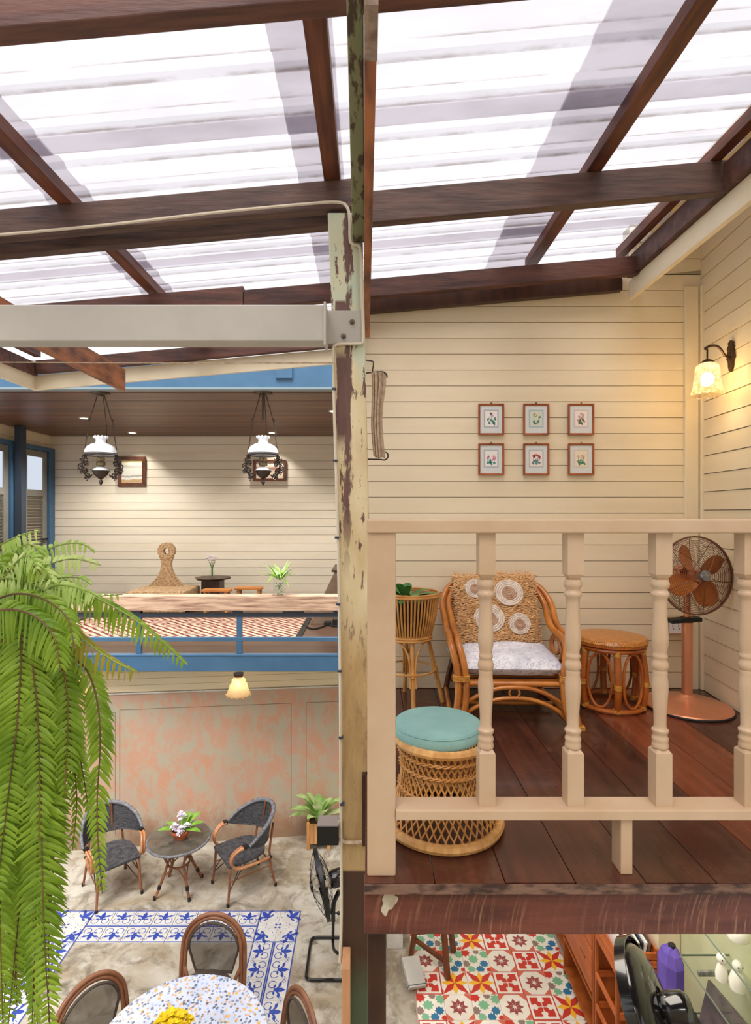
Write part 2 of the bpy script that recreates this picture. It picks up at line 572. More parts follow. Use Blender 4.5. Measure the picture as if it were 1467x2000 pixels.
def m_post():
    """old post: mint and cream paint peeled to brown wood, dark and green paint below"""
    g = NG('peeling_post_paint')
    c = g.coord(False)
    x, y, z = g.sep(c)
    nz = g.noise(g.scaled(c, (1, 1, 0.25)), 26, 6, 0.65)
    nb = g.noise(g.scaled(c, (1, 1, 0.4)), 7, 4)
    cream = g.mix(g.rng(nb, 0.35, 0.65), lin((226, 210, 170)), lin((204, 182, 136)))
    tan = g.mix(g.rng(nz, 0.3, 0.7), lin((196, 166, 116)), lin((170, 140, 94)))
    mint = g.mix(g.rng(nb, 0.3, 0.7), lin((188, 204, 184)), lin((214, 208, 172)))
    col = g.mix(g.rng(z, 3.45, 3.15), cream, tan)
    up = g.math('ADD', g.rng(z, 4.2, 4.55), g.math('MULTIPLY', g.math('SUBTRACT', nb, 0.5), 1.6))
    right = g.rng(x, -0.09, -0.05)
    up = g.math('MULTIPLY', g.rng(up, 0.35, 0.6), g.math('MAXIMUM', right, g.rng(z, 4.6, 4.7)))
    col = g.mix(up, col, mint)
    brown = g.mix(g.rng(nz, 0.3, 0.7), lin((118, 88, 80)), lin((92, 66, 58)))
    ax = g.math('ADD', g.math('ABSOLUTE', g.math('ADD', x, 0.105)), g.math('MULTIPLY', g.math('SUBTRACT', nz, 0.5), 0.05))
    strip = g.math('MULTIPLY', g.rng(ax, 0.036, 0.030), g.math('MULTIPLY', g.rng(z, 4.05, 4.13), g.rng(z, 4.50, 4.45)))
    bx = g.math('ADD', g.math('ABSOLUTE', g.math('ADD', x, 0.088)), g.math('MULTIPLY', g.math('SUBTRACT', nz, 0.5), 0.09))
    streak = g.math('MULTIPLY', g.rng(bx, 0.016, 0.009), g.rng(z, 3.5, 3.8))
    top = g.math('MULTIPLY', g.rng(g.math('ADD', g.math('ABSOLUTE', g.math('ADD', x, 0.12)), g.math('MULTIPLY', g.math('SUBTRACT', nz, 0.5), 0.01)), 0.022, 0.02), g.math('MULTIPLY', g.rng(z, 4.595, 4.605), g.rng(z, 4.70, 4.69)))
    n3 = g.noise(g.scaled(c, (2.0, 2.0, 0.4)), 19, 6, 0.68)
    chips = g.math('MULTIPLY', g.rng(n3, 0.575, 0.60), g.rng(z, 3.0, 3.6, 0.25, 1))
    k = g.math('MAXIMUM', g.math('MAXIMUM', strip, streak), g.math('MAXIMUM', top, chips))
    col = g.mix(k, col, brown)
    col = g.mix(g.rng(z, 2.285, 2.275), col, lin((72, 48, 36)))
    col = g.mix(g.rng(g.math('ADD', z, g.math('MULTIPLY', g.math('SUBTRACT', nb, 0.5), 0.3)), 1.95, 1.75), col, lin((78, 92, 68)))
    g.principled(col, 0.6, 0, g.bump(k, -0.5, 0.004))
    return g.m


def m_concrete():
    g = NG('polished_concrete')
    c = g.coord(False)
    n1 = g.noise(g.scaled(c, (1, 1.5, 1)), 1.1, 6, 0.62, 0.6)
    n2 = g.noise(c, 3.4, 7, 0.7, 1.2)
    col = g.mix(g.rng(n1, 0.38, 0.62), lin((186, 180, 168)), lin((152, 138, 116)))
    col = g.mix(g.rng(n2, 0.47, 0.66, 0, 0.85), col, lin((98, 86, 70)))
    col = g.mix(g.rng(g.noise(c, 6, 5), 0.56, 0.72, 0, 0.6), col, lin((214, 208, 196)))
    g.principled(col, g.rng(n2, 0.3, 0.7, 0.3, 0.5), 0, g.bump(n2, 0.08))
    return g.m


def m_pink():
    g = NG('distressed_terracotta_plaster')
    c = g.coord(False)
    n1 = g.noise(g.scaled(c, (1, 1, 0.8)), 3.2, 8, 0.7, 0.4)
    n2 = g.noise(g.scaled(c, (1.3, 1, 0.75)), 4.6, 9, 0.74, 0.3)
    col = g.mix(g.rng(n1, 0.4, 0.6), lin((200, 150, 122)), lin((190, 158, 138)))
    col = g.mix(g.rng(n2, 0.46, 0.57, 0, 0.9), col, lin((176, 170, 150)))
    x, y, z = g.sep(c)
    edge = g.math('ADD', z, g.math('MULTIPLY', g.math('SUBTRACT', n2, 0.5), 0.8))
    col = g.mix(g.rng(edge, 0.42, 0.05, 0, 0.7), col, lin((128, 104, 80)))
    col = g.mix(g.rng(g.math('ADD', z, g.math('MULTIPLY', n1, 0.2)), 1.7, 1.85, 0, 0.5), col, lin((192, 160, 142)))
    g.principled(col, 0.75, 0, g.bump(n1, 0.15))
    return g.m


def m_rug():
    g = NG('diamond_woven_rug')
    c = g.coord(False)
    x, y, z = g.sep(c)
    s = 2.1
    a = g.math('ABSOLUTE', g.math('SUBTRACT', g.math('FRACT', g.math('MULTIPLY', g.math('ADD', x, y), s)), 0.5))
    b = g.math('ABSOLUTE', g.math('SUBTRACT', g.math('FRACT', g.math('MULTIPLY', g.math('SUBTRACT', x, y), s)), 0.5))
    m_ = g.math('MAXIMUM', a, b)
    k = g.math('FRACT', g.math('ADD', g.math('MULTIPLY', m_, 4.0), 0.25))
    k = g.math('GREATER_THAN', k, 0.54)
    col = g.mix(k, lin((206, 176, 150)), lin((104, 34, 36)))
    g.principled(col, 0.9)
    return g.m


def m_terrazzo():
    g = NG('mosaic_terrazzo')
    c = g.coord(False)
    base = g.mix(g.rng(g.noise(c, 9, 4), 0.35, 0.65), lin((196, 202, 218)), lin((178, 186, 206)))
    col = base
    for sc, lo, a, b in ((27, 0.15, (206, 164, 92), (104, 116, 146)), (42, 0.18, (120, 126, 146), (190, 156, 124)), (34, 0.15, (96, 96, 106), (160, 174, 208))):
        v = g.n('TexVoronoi', Vector=g.n('VectorMath', {'operation': 'ADD'}, _0=c, _1=(sc * 0.37, sc * 0.11, 0)).outputs[0], Scale=float(sc))
        ch = g.sep(v.outputs['Color'])
        pick = g.mix(g.math('GREATER_THAN', ch[0], 0.5), lin(a), lin(b))
        near = g.math('LESS_THAN', g.math('ADD', v.outputs['Distance'], g.math('MULTIPLY', g.math('SUBTRACT', g.noise(c, 70, 3), 0.5), 0.5)), lo * 2)
        on = g.math('MULTIPLY', near, g.math('GREATER_THAN', ch[1], 0.25))
        col = g.mix(on, col, pick)
    g.principled(col, 0.25, coat=0.2)
    return g.m


def m_weave(name, c1, c2, f1=160.0, rough=0.6):
    """textilene: fine crossed threads"""
    g = NG(name)
    c = g.coord(False)
    n = g.noise(g.scaled(c, (1, 1, 7)), 22, 4, 0.6)
    n2 = g.noise(g.scaled(c, (7, 7, 1)), 26, 4, 0.6)
    k = g.rng(g.math('ADD', n, n2), 0.8, 1.2)
    g.principled(g.mix(k, lin(c1), lin(c2)), rough, 0, g.bump(k, 0.3))
    return g.m


def m_cane():
    g = NG('herringbone_cane')
    c = g.coord(False)
    x, y, z = g.sep(c)
    zig = g.math('PINGPONG', g.math('MULTIPLY', y, 1.0), 0.02)
    k = g.math('FRACT', g.math('MULTIPLY', g.math('ADD', g.math('MULTIPLY', x, 1.0), g.math('MULTIPLY', zig, 1.6)), 60.0))
    k = g.math('MULTIPLY', g.rng(k, 0.1, 0.5), g.rng(g.noise(c, 40, 4), 0.2, 0.7))
    g.principled(g.mix(k, lin((152, 84, 24)), lin((216, 148, 62))), 0.35, 0, g.bump(k, 0.4), coat=0.3)
    return g.m


def m_toile():
    g = NG('grey_toile_cotton')
    c = g.coord(False)
    n = g.noise(c, 16, 5, 0.6, 2.2)
    d = g.math('ABSOLUTE', g.math('SUBTRACT', n, 0.5))
    line = g.rng(d, 0.03, 0.005, 0, 0.75)
    base = g.mix(g.rng(g.noise(c, 7, 4), 0.4, 0.62), lin((236, 236, 240)), lin((204, 204, 212)))
    g.principled(g.mix(line, base, lin((150, 152, 170))), 0.85, 0, g.bump(g.noise(c, 22, 3), 0.15))
    return g.m


def m_glass(name, col=(0.95, 0.98, 0.97, 1), rough=0.02):
    g = NG(name)
    tr = g.n('BsdfTransparent', Color=col)
    gl = g.n('BsdfGlossy', Roughness=rough, Color=(1, 1, 1, 1))
    f = g.math('MULTIPLY', g.n('Fresnel', IOR=1.45).outputs[0], g.math('SUBTRACT', 1.0, g.n('NewGeometry').outputs['Backfacing']))
    m2 = g.n('MixShader', _0=f)
    g.t.links.new(tr.outputs[0], m2.inputs[1]); g.t.links.new(gl.outputs[0], m2.inputs[2])
    g.t.links.new(m2.outputs[0], g.out.inputs[0])
    return g.m


def m_shade(name, col, mixf=0.45):
    """patterned lamp glass that lets the bulb's light through"""
    g = NG(name)
    c = g.coord(False)
    v = g.n('TexVoronoi', Vector=c, Scale=70.0).outputs['Distance']
    tl = g.n('BsdfTranslucent', Color=lin(col))
    gl = g.n('BsdfGlossy', Roughness=0.2, Color=(1, 1, 1, 1), Normal=g.bump(v, 0.5))
    tr = g.n('BsdfTransparent', Color=lin(col))
    m1 = g.n('MixShader', _0=0.1)
    g.t.links.new(tl.outputs[0], m1.inputs[1]); g.t.links.new(gl.outputs[0], m1.inputs[2])
    m2 = g.n('MixShader', _0=g.rng(v, 0.1, 0.6, mixf * 0.7, mixf * 1.4))
    g.t.links.new(m1.outputs[0], m2.inputs[1]); g.t.links.new(tr.outputs[0], m2.inputs[2])
    g.t.links.new(m2.outputs[0], g.out.inputs[0])
    return g.m


def m_emit(name, col, s):
    g = NG(name)
    g.t.links.new(g.n('Emission', Color=lin(col), Strength=s).outputs[0], g.out.inputs[0])
    return g.m


def m_painting(name, bands, squig):
    """small abstract landscape print: soft horizontal bands"""
    g = NG(name)
    c = g.coord(False)
    x, y, z = g.sep(c)
    t = g.math('ADD', z, g.math('MULTIPLY', g.math('SUBTRACT', g.noise(c, squig, 4), 0.5), 0.12))
    col = lin(bands[0][1])
    for lim, cc in bands[1:]:
        col = g.mix(g.rng(t, lim, lim + 0.02), col, lin(cc))
    g.principled(col, 0.4)
    return g.m


ROOF = m_roof(); DECK = m_deck(); DECK_RED = m_deck(True); BEAM = m_beam(); POST = m_post(); CONCRETE = m_concrete(); PINK = m_pink(); RUG = m_rug()
TERRAZZO = m_terrazzo(); CANE = m_cane(); TOILE = m_toile()
WEAVE = m_weave('charcoal_textilene', (36, 35, 37), (84, 83, 87))
def m_mesh(name, c, t):
    g = NG(name)
    d = g.n('BsdfDiffuse', Color=lin(c))
    tr = g.n('BsdfTransparent', Color=(1, 1, 1, 1))
    m2 = g.n('MixShader', _0=t)
    g.t.links.new(d.outputs[0], m2.inputs[1]); g.t.links.new(tr.outputs[0], m2.inputs[2])
    g.t.links.new(m2.outputs[0], g.out.inputs[0])
    return g.m


OPENMESH = m_mesh('see_through_mesh', (66, 56, 50), 0.52)
WEAVE_BROWN = m_weave('brown_textilene', (84, 72, 62), (62, 54, 48))
RIMWEAVE = m_weave('charcoal_rim_weave', (74, 74, 78), (140, 140, 146))
GLASS = m_glass('clear_glass')
TABLEGLASS = mat('smoked_table_glass', (92, 86, 76), (70, 66, 58), rough=0.06, coat=1.0, scale=10)
WINDOWGLOW = m_emit('glowing_window_pane', (214, 222, 236), 0.7)  # emission stands in for daylight seen through the door pane
SCONCEGLASS = m_shade('pressed_sconce_glass', (255, 248, 232), 0.62)
PENDANTGLASS = m_shade('cream_pendant_glass', (240, 216, 172), 0.12)
BULB = m_emit('warm_bulb', (255, 236, 200), 4.0)
SPOTLENS = m_emit('downlight_lens', (255, 236, 200), 6.0)


# ------------------------------------------------------------------ boarded walls
def clip_poly(poly, f):
    out = []
    for i in range(len(poly)):
        p, q = poly[i], poly[(i + 1) % len(poly)]
        a, b = f(p), f(q)
        if a <= 0:
            out.append(p)
        if a * b < 0:
            t = a / (a - b)
            out.append((p[0] + (q[0] - p[0]) * t, p[1] + (q[1] - p[1]) * t))
    return out


def boards(parent, u0, u1, z0, z1, pitch, m, lip=0.006, gap=0.003, clip=None, th=0.014):
    """lapped boards, outward normal -y of the parent; the foot of each board stands proud"""
    z = z0
    while z < z1 - 0.01:
        top = min(z + pitch, z1)
        poly = [(u0, z + gap), (u1, z + gap), (u1, top), (u0, top)]
        if clip:
            poly = clip_poly(poly, clip)
        if len(poly) > 2:
            k = lambda v: (-th - lip * (1 - (v - z) / pitch))
            b = MB()
            n = len(poly)
            b.add([(u, k(v), v) for u, v in poly] + [(u, 0.0, v) for u, v in poly],
                  [tuple(range(n)), tuple(range(2 * n - 1, n - 1, -1))] + [(i, i + n, (i + 1) % n + n, (i + 1) % n) for i in range(n)])
            b.build('board', m, parent)
        z += pitch


def roofline(x):
    return 5.03 + 0.105 * x


# right-hand room on the deck
WB = struct('wall_back', (0, 3.40, 0))
boards(WB, -0.045, 2.09, 2.7, 5.36, 0.0992, CREAM, lip=0.002, gap=0.0035, clip=lambda p: p[1] - roofline(p[0]) - 0.06)
boards(WB, 1.632, 2.09, 2.7 + 0.0992 * 26, 5.58, 0.0992, CREAM, lip=0.002, gap=0.0035)
MB().prism([(-0.05, 2.2), (2.12, 2.2), (2.12, 5.6), (1.64, 5.6), (1.64, 5.22), (-0.05, 5.05)], 0, 0.1).build('wall_core', GROOVE_SHADE, WB)
WR = struct('wall_right', (2.09, 3.40, 0), radians(-96.1))
boards(WR, 0.0, 2.6, 2.7, 5.75, 0.111, CREAM, lip=0.004, gap=0.004)
MB().box(-0.02, 2.6, 0, 0.1, 2.2, 5.75).build('wall_core', GROOVE_SHADE, WR)
T1 = struct('trim_1')
MB().box(1.962, 2.045, 3.36, 3.386, 2.7, 5.2).build('corner_board', CREAM_TRIM, T1, bev=0.004)
MB().box(2.052, 2.078, 3.345, 3.386, 2.7, 5.2).build('corner_strip', CREAM_TRIM, T1, bev=0.004)

# deck floor: planks running away from the camera, and its front beam
FD = struct('floor_deck', (0, 0, 2.7))
pw = 0.209
for i in range(11):
    x0 = i * pw - 0.012
    b = MB()
    y1 = 3.40
    b.box(x0 + 0.0012, x0 + pw - 0.0012, 1.612 + random.uniform(-0.006, 0.004), y1, -0.028, 0)
    b.build('plank', DECK_RED if i in (6, 7) else DECK, FD, bev=0.0015)
MB().box(-0.012, 2.29, 1.598, 1.606, -0.026, -0.001).build('worn_edge', mat('worn_plank_edge', (120, 92, 76), (60, 42, 35), rough=0.7, scale=11, stretch=(1, 1, 3), lo=0.42, hi=0.58, bump=0.4, bscale=20, off=False), FD)
b = MB()
for i in range(4):
    b.box(0.0, 2.28, 2.05 + i * 0.4, 2.12 + i * 0.4, -0.15, -0.03)
b.build('joist', DARKWOOD, FD)
MB().box(-0.014, 2.3, 1.632, 1.70, -0.172, -0.029).build('front_beam', BEAM, FD, bev=0.006)
b = MB()
pts = []
for i in range(26):
    a = 2 * pi * i / 26
    r = 1 + 0.22 * sin(3 * a + 1) + 0.12 * sin(7 * a)
    pts.append((0.060 + 0.021 * r * cos(a) + 0.008 * sin(a), -0.072 + 0.034 * r * sin(a)))
b.prism(pts, 1.629, 1.633)
b.build('paint_blotch', mat('old_white_paint', (206, 196, 176), (170, 156, 132), rough=0.8, scale=30), FD)
MB().box(-0.004, 0.055, 1.70, 1.78, -0.52, -0.16).build('hanging_stub', DARKWOOD, FD, bev=0.004)
MB().box(0.066, 0.115, 1.9, 2.0, -0.36, -0.16).build('hanging_stub', DARKWOOD, FD, bev=0.004)

# ------------------------------------------------------------------ courtyard roof: rafters, purlins, sheets
CR = struct('ceiling')


def hz(x):      # underside of the rafters above the eye
    return E + 1.30 + 0.088 * x


def rafter(x0, x1, y0, y1, dz0, dz1, m, name='rafter'):
    b = MB()
    b.hexa([(x0, y0, hz(x0) + dz0), (x0, y1, hz(x0) + dz0), (x0, y1, hz(x0) + dz1), (x0, y0, hz(x0) + dz1)],
           [(x1, y0, hz(x1) + dz0), (x1, y1, hz(x1) + dz0), (x1, y1, hz(x1) + dz1), (x1, y0, hz(x1) + dz1)])
    return b.build(name, m, CR, bev=0.004)


rafter(-2.6, 1.62, 1.365, 1.42, 0.0, 0.12, RAFTER)
rafter(-2.6, -0.068, 2.30, 2.35, 0.0, 0.122, RAFTER_GREY)
rafter(-2.6, 1.62, 2.40, 2.45, -0.02, 0.12, RAFTER_GREY)
rafter(-2.6, -0.74, 3.20, 3.25, -0.03, 0.1, RAFTER)
rafter(-0.736, 1.60, 3.20, 3.25, -0.032, 0.075, RAFTER)
rafter(-0.04, 1.56, 3.33, 3.375, -0.075, 0.02, DARKWOOD)
rafter(-2.58, -0.2, 4.20, 4.245, 0.0, 0.1, RAFTER)


def purlin(x, w_, y0, y1, m=PURLIN, lo=0.122, h=0.055, name='purlin'):
    z = hz(x) + lo
    return MB().box(x - w_ / 2, x + w_ / 2, y0, y1, z, z + h).build(name, m, CR, bev=0.003)


purlin(-0.155, 0.07, 0.95, 4.2)
purlin(1.00, 0.065, 0.95, 3.36)
purlin(-1.29, 0.065, 0.95, 4.2)
purlin(-2.30, 0.06, 0.95, 4.2)
purlin(-2.56, 0.05, 0.95, 4.2)
purlin(1.54, 0.05, 0.95, 3.33)
MB().box(1.57, 1.645, 0.95, 3.30, hz(1.6) - 0.02, hz(1.6) + 0.10).build('wall_plate', RAFTER, CR, bev=0.004)
MB().box(-2.63, -2.585, 1.0, 4.245, hz(-2.6) - 0.01, hz(-2.6) + 0.09).build('eave_plate', RAFTER, CR, bev=0.004)
# roof sheets: trapezoid ribs across the slope, lapped both ways
SHZ = 0.185


def sheet(x0, x1, y0, nrib, pitch, lift):
    prof = []
    for i in range(nrib):
        y = y0 + i * pitch
        prof += [(y, 0.0), (y + pitch * 0.56, 0.0), (y + pitch * 0.68, 0.016), (y + pitch * 0.88, 0.016)]
    prof += [(y0 + nrib * pitch, 0.0), (y0 + (nrib + .5) * pitch, 0.0)]
    b = MB()
    n = len(prof)
    for x in (x0, x1):
        b.v += [(x, y, hz(x) + SHZ + lift + h) for y, h in prof]
    b.f += [(i, i + 1, n + i + 1, n + i) for i in range(n - 1)]
    b.m += [0] * (n - 1)
    return b.build('roof_sheet', ROOF, CR)


xs = [(-2.66, -1.22), (-1.42, -0.11), (-0.31, 1.0), (0.74, 1.66)]
for r, y0 in enumerate((-0.94, 0.04, 1.02, 2.00, 2.98)):
    for cidx, (a, bb) in enumerate(xs):
        n_ = 5 if r < 4 or cidx < 2 else 2
        sheet(a, bb, y0, n_ if not (r == 4 and cidx < 2) else 6, 0.196, (0.004 * (cidx % 2) + 0.009 * (r % 2)))

TF = struct('trim_2')
MB().box(1.60, 1.628, 1.2, 3.34, E + 1.305, E + 1.42).build('fascia', CREAM_TRIM, TF, bev=0.003)
MB().box(1.628, 2.12, -1.0, 3.5, E + 1.72, E + 1.74).build('soffit', CREAM_TRIM, TF)
b = MB()
for x0, x1 in ((-2.61, -0.2),):
    b.hexa([(x0, 4.25, hz(x0) - 0.115), (x0, 4.275, hz(x0) - 0.115), (x0, 4.275, hz(x0) + 0.0), (x0, 4.25, hz(x0) + 0.0)],
           [(x1, 4.25, hz(x1) - 0.115), (x1, 4.275, hz(x1) - 0.115), (x1, 4.275, hz(x1) + 0.0), (x1, 4.25, hz(x1) + 0.0)])
b.build('eave_fascia', CREAM_TRIM, TF)
MB().box(-2.635, -2.61, 1.2, 4.275, hz(-2.6) - 0.115, hz(-2.6) - 0.005).build('eave_fascia', CREAM_TRIM, TF)

o = MB().hexa([(-1.88, 1.0, E + 0.925), (-1.835, 1.0, E + 0.925), (-1.835, 1.0, E + 1.075), (-1.88, 1.0, E + 1.075)],
              [(-1.88, 4.10, E + 0.915), (-1.835, 4.10, E + 0.915), (-1.835, 4.10, E + 1.075), (-1.88, 4.10, E + 1.075)]).build('roof_beam', ORANGEBEAM, None, bev=0.003)
tag(o, 'brown timber beam with sawn end poking out below the cream eave fascia', 'beam')
MB().box(-1.89, -1.825, 3.19, 3.26, E + 1.07, E + 1.12).build('packing_block', RAFTER, o)
o = MB().hexa([(-0.046, 1.0, E + 1.14), (-0.010, 1.0, E + 1.14), (-0.010, 1.0, E + 1.24), (-0.046, 1.0, E + 1.24)],
              [(-0.068, 2.298, E + 1.14), (-0.018, 2.298, E + 1.14), (-0.018, 2.298, E + 1.24), (-0.068, 2.298, E + 1.24)]).build(
    'green_beam', mat('flaking_green_paint', (132, 136, 98), (78, 62, 46), rough=0.6, scale=9, stretch=(3, 1, 1), lo=0.52, hi=0.58), None, bev=0.003)
tag(o, 'narrow overhead beam in flaking green paint ending at the post head', 'beam')
o = MB().hexa([(-0.009, 1.16, E + 1.08), (0.020, 1.16, E + 1.08), (0.020, 1.16, E + 1.20), (-0.009, 1.16, E + 1.20)],
              [(-0.030, 3.362, E + 1.08), (0.006, 3.362, E + 1.08), (0.006, 3.362, E + 1.20), (-0.030, 3.362, E + 1.20)]).build('orange_beam', ORANGEBEAM, None, bev=0.003)
tag(o, 'slim orange-brown overhead beam running past the post to the cream boarded wall', 'beam')
MB().box(-0.010, 0.021, 1.155, 1.30, E + 1.079, E + 1.201).build('weathered_end', mat('pale_weathered_end', (176, 156, 140), (120, 96, 80), rough=0.8, scale=20), o)

# the house front behind the camera
WF = struct('wall_front', (-4.2, -1.12, 0), 0)
MB().box(0, 6.6, -0.1, 0, 0, 5.0).build('wall_core', CREAM_TRIM, WF)

# ------------------------------------------------------------------ peeling post, steel beam, cable, rope
zs = [0.0, 1.6, 2.28, 3.1, 3.8, 4.47, 5.07]
xl = [-0.112, -0.112, -0.1125, -0.115, -0.130, -0.151, -0.174]
wd = [0.128, 0.128, 0.128, 0.13, 0.131, 0.138, 0.146]
b = MB()
vs = []
for z, x, w_ in zip(zs, xl, wd):
    vs += [(x, 2.30, z), (x + w_, 2.30, z), (x + w_, 2.42, z), (x, 2.42, z)]
fs = [(0, 3, 2, 1), (24, 25, 26, 27)]
for i in range(6):
    for j in range(4):
        k = (j + 1) % 4
        fs.append((i * 4 + j, i * 4 + k, i * 4 + 4 + k, i * 4 + 4 + j))
b.add(vs, fs)
post = tag(b.build('wooden_post', POST, None, bev=0.006), 'tall square wooden post with peeling cream and mint paint', 'post')
MB().box(-0.028, -0.001, 2.27, 2.299, 2.40, 2.70).build('batten', DARKWOOD, post, bev=0.002)
sb = MB().box(-2.6, -0.175, 2.20, 2.29, E + 0.693, E + 0.842).build('steel_beam', STEEL, None, bev=0.006)
tag(sb, 'horizontal grey painted steel box beam bolted to the peeling post', 'beam')
MB().box(-0.178, -0.022, 2.288, 2.299, E + 0.71, E + 0.85).build('bracket_plate', STEEL, sb, bev=0.002)
MB().box(-0.182, -0.172, 2.19, 2.299, E + 0.675, E + 0.85).build('end_plate', STEEL, sb, bev=0.002)
for px, py in ((688, 629), (671, 657)):
    p = at(px, py, 2.288)
    M = Matrix.Translation(p) @ Matrix.Rotation(radians(90), 4, 'X')
    MB().lathe([(0.012, -0.002), (0.012, 0.003), (0.007, 0.003), (0.007, 0.012), (0.003, 0.012), (0.003, 0.02)], 10).xf(M).build('bolt', BOLT, sb)
# cream cable
P = [at(-40, 462, 2.285), at(200, 440, 2.285), at(420, 415, 2.285), at(600, 398, 2.285), at(660, 395, 2.285), at(678, 405, 2.285), at(683, 430, 2.285),
     at(684, 468, 2.285), at(690, 477, 2.285), at(700, 480, 2.285), at(705, 490, 2.285), at(706, 560, 2.285), at(709, 640, 2.283), at(709, 664, 2.28), at(703, 671, 2.28), at(665, 672, 2.28), at(653, 677, 2.283),
     at(651, 690, 2.285), at(653, 800, 2.285), at(659, 1000, 2.285), at(663, 1200, 2.285), at(665, 1400, 2.285), at(666, 1600, 2.285), at(667, 1780, 2.285), at(664, 1880, 2.285)]
o = MB().tube(catmull(P, 5), 0.0065, 6).build('cable', CABLEW, None, smooth=True)
tag(o, 'cream electric cable clipped along the rafter and down the peeling post', 'cable')
bc = MB()
for y in (760, 900, 1050, 1180, 1310, 1440, 1570):
    p = at(651 + (y - 690) * 0.02, y, 2.283)
    bc.cbox(p.x, p.y, p.z, 0.018, 0.02, 0.008)
bc.build('clip', SLATE, o, kind='stuff')
# rope tied round the post, coil of rope on hooks
z = E - 640 / F * 2.3
xa, xb = -0.118, 0.022
loop = [(xa, 2.292, z + 0.03), (xa + 0.01, 2.288, z), (-0.06, 2.287, z - 0.004), (0.0, 2.287, z - 0.002), (xb, 2.290, z - 0.03), (xb + 0.002, 2.31, z), (xb, 2.43, z), (xa, 2.43, z), (xa - 0.006, 2.36, z + 0.01)]
o = MB().tube(catmull(loop, 4), 0.007, 6, True).build('tied_rope', ROPE, None, smooth=True)
tag(o, 'short pale rope tied round the lower post beside the black box', 'rope')
MB().tube(catmull([(xb - 0.012, 2.283, z - 0.02), (xb - 0.016, 2.281, z - 0.07), (xb - 0.014, 2.282, z - 0.12)], 4), 0.006, 6).build('rope_tail', ROPE, o, smooth=True)
MB().tube(catmull([(xa - 0.004, 2.283, z + 0.02), (xa - 0.01, 2.28, z + 0.05), (xa - 0.006, 2.282, z + 0.09)], 4), 0.005, 6).build('rope_tail', ROPE, o, smooth=True)
co = thing('coiled_rope', 'hank of pale rope hung on iron hooks right of the post', 'rope', (0.02, 2.36, 0))
for i in range(13):
    u = i / 12
    x0 = -0.005 + 0.055 * u
    mid = -0.002 + 0.040 * u + random.uniform(-0.002, 0.002)
    yy = random.uniform(-0.014, 0.014)
    zt = E + (1000 - 728) / F * 2.36
    zb = E + (1000 - 893) / F * 2.36
    P = [(x0, yy, zt), (x0 + 0.002, yy, zt - 0.05), (mid, yy * 1.2, (zt + zb) / 2 + 0.04), (mid - 0.002, yy * 1.3, (zt + zb) / 2 - 0.05), (x0 * 0.8 + 0.008, yy, zb + random.uniform(-0.006, 0.008))]
    MB().tube(catmull(P, 4), 0.0042, 5).build('rope_strand', ROPE, co, smooth=True)
hk = MB()
ztop = E + (1000 - 728) / F * 2.36
zbot = E + (1000 - 893) / F * 2.36
hk.tube(catmull([(-0.045, 0, ztop + 0.055), (-0.004, 0, ztop + 0.05), (0.001, 0, ztop + 0.035), (-0.003, 0, ztop + 0.01), (-0.001, 0, ztop)], 4), 0.003, 6)
hk.tube(catmull([(-0.045, 0, ztop - 0.003), (0.02, 0, ztop + 0.004), (0.045, 0, ztop + 0.003), (0.058, 0, ztop - 0.008), (0.06, 0, ztop - 0.022)], 4), 0.0032, 6)
hk.build('upper_hook', IRON, co, smooth=True)
MB().tube(catmull([(-0.045, 0, zbot - 0.008), (0.03, 0, zbot - 0.01), (0.05, 0, zbot - 0.012), (0.064, 0, zbot), (0.062, 0, zbot + 0.016), (0.053, 0, zbot + 0.022)], 4), 0.0032, 6).build('lower_hook', IRON, co, smooth=True)
o = MB().tube([at(-60, 707, 2.26), at(300, 709, 2.26), at(652, 709, 2.26)], 0.0025, 5).build('clothes_line', ROPE, None)
tag(o, 'thin cord stretched level across the courtyard below the steel beam', 'cord')

# ------------------------------------------------------------------ balustrade
RL = thing('balustrade', 'beige painted balustrade with turned balusters along the deck edge', 'railing', (0, 0, 2.7))
b = MB()
b.box(-0.004, 0.082, 1.638, 1.722, 0.0, 1.038)
b.build('newel_post', RAILP, RL, bev=0.004)
MB().box(-0.006, 2.3, 1.630, 1.738, 1.036, 1.078).build('hand_rail', RAILP, RL, bev=0.005)
MB().box(0.082, 2.3, 1.630, 1.712, 0.172, 0.2035).build('bottom_rail', RAILP, RL, bev=0.004)
for x in (0.765, 1.72):
    MB().box(x, x + 0.036, 1.645, 1.71, 0.0, 0.172).build('support_block', RAILP, RL, bev=0.003)
sc_ = 1.672 / F
zz = lambda y: E - (y - 1000) * sc_ - 2.7
hw = 0.0245
prof = [(1131, 15), (1134, 15.5), (1139, 17.5), (1145, 16.5), (1149, 13.5), (1152, 13.2), (1155, 15), (1158, 17), (1163, 16.5), (1167, 13.4), (1176, 12.6), (1200, 12.6), (1222, 14), (1244, 15.2),
        (1258, 14.8), (1272, 12.2), (1276, 12.0), (1279, 13.8), (1283, 13.8), (1286, 12.2), (1289, 12.6), (1294, 15), (1299, 15.6), (1304, 14.8), (1308, 12.6), (1312, 13.6), (1316, 13.2), (1320, 13.2), (1332, 15),
        (1344, 15), (1370, 13.2), (1395, 11.6), (1416, 11.2), (1421, 12.2), (1424, 15.5), (1428, 15.5), (1431, 13.4), (1436, 13.2), (1439, 15), (1443, 15.4), (1447, 14), (1450, 14.6), (1455, 15.4), (1458, 15)]
b = MB()
b.lathe([(r * sc_, zz(y)) for y, r in reversed(prof)], 20)


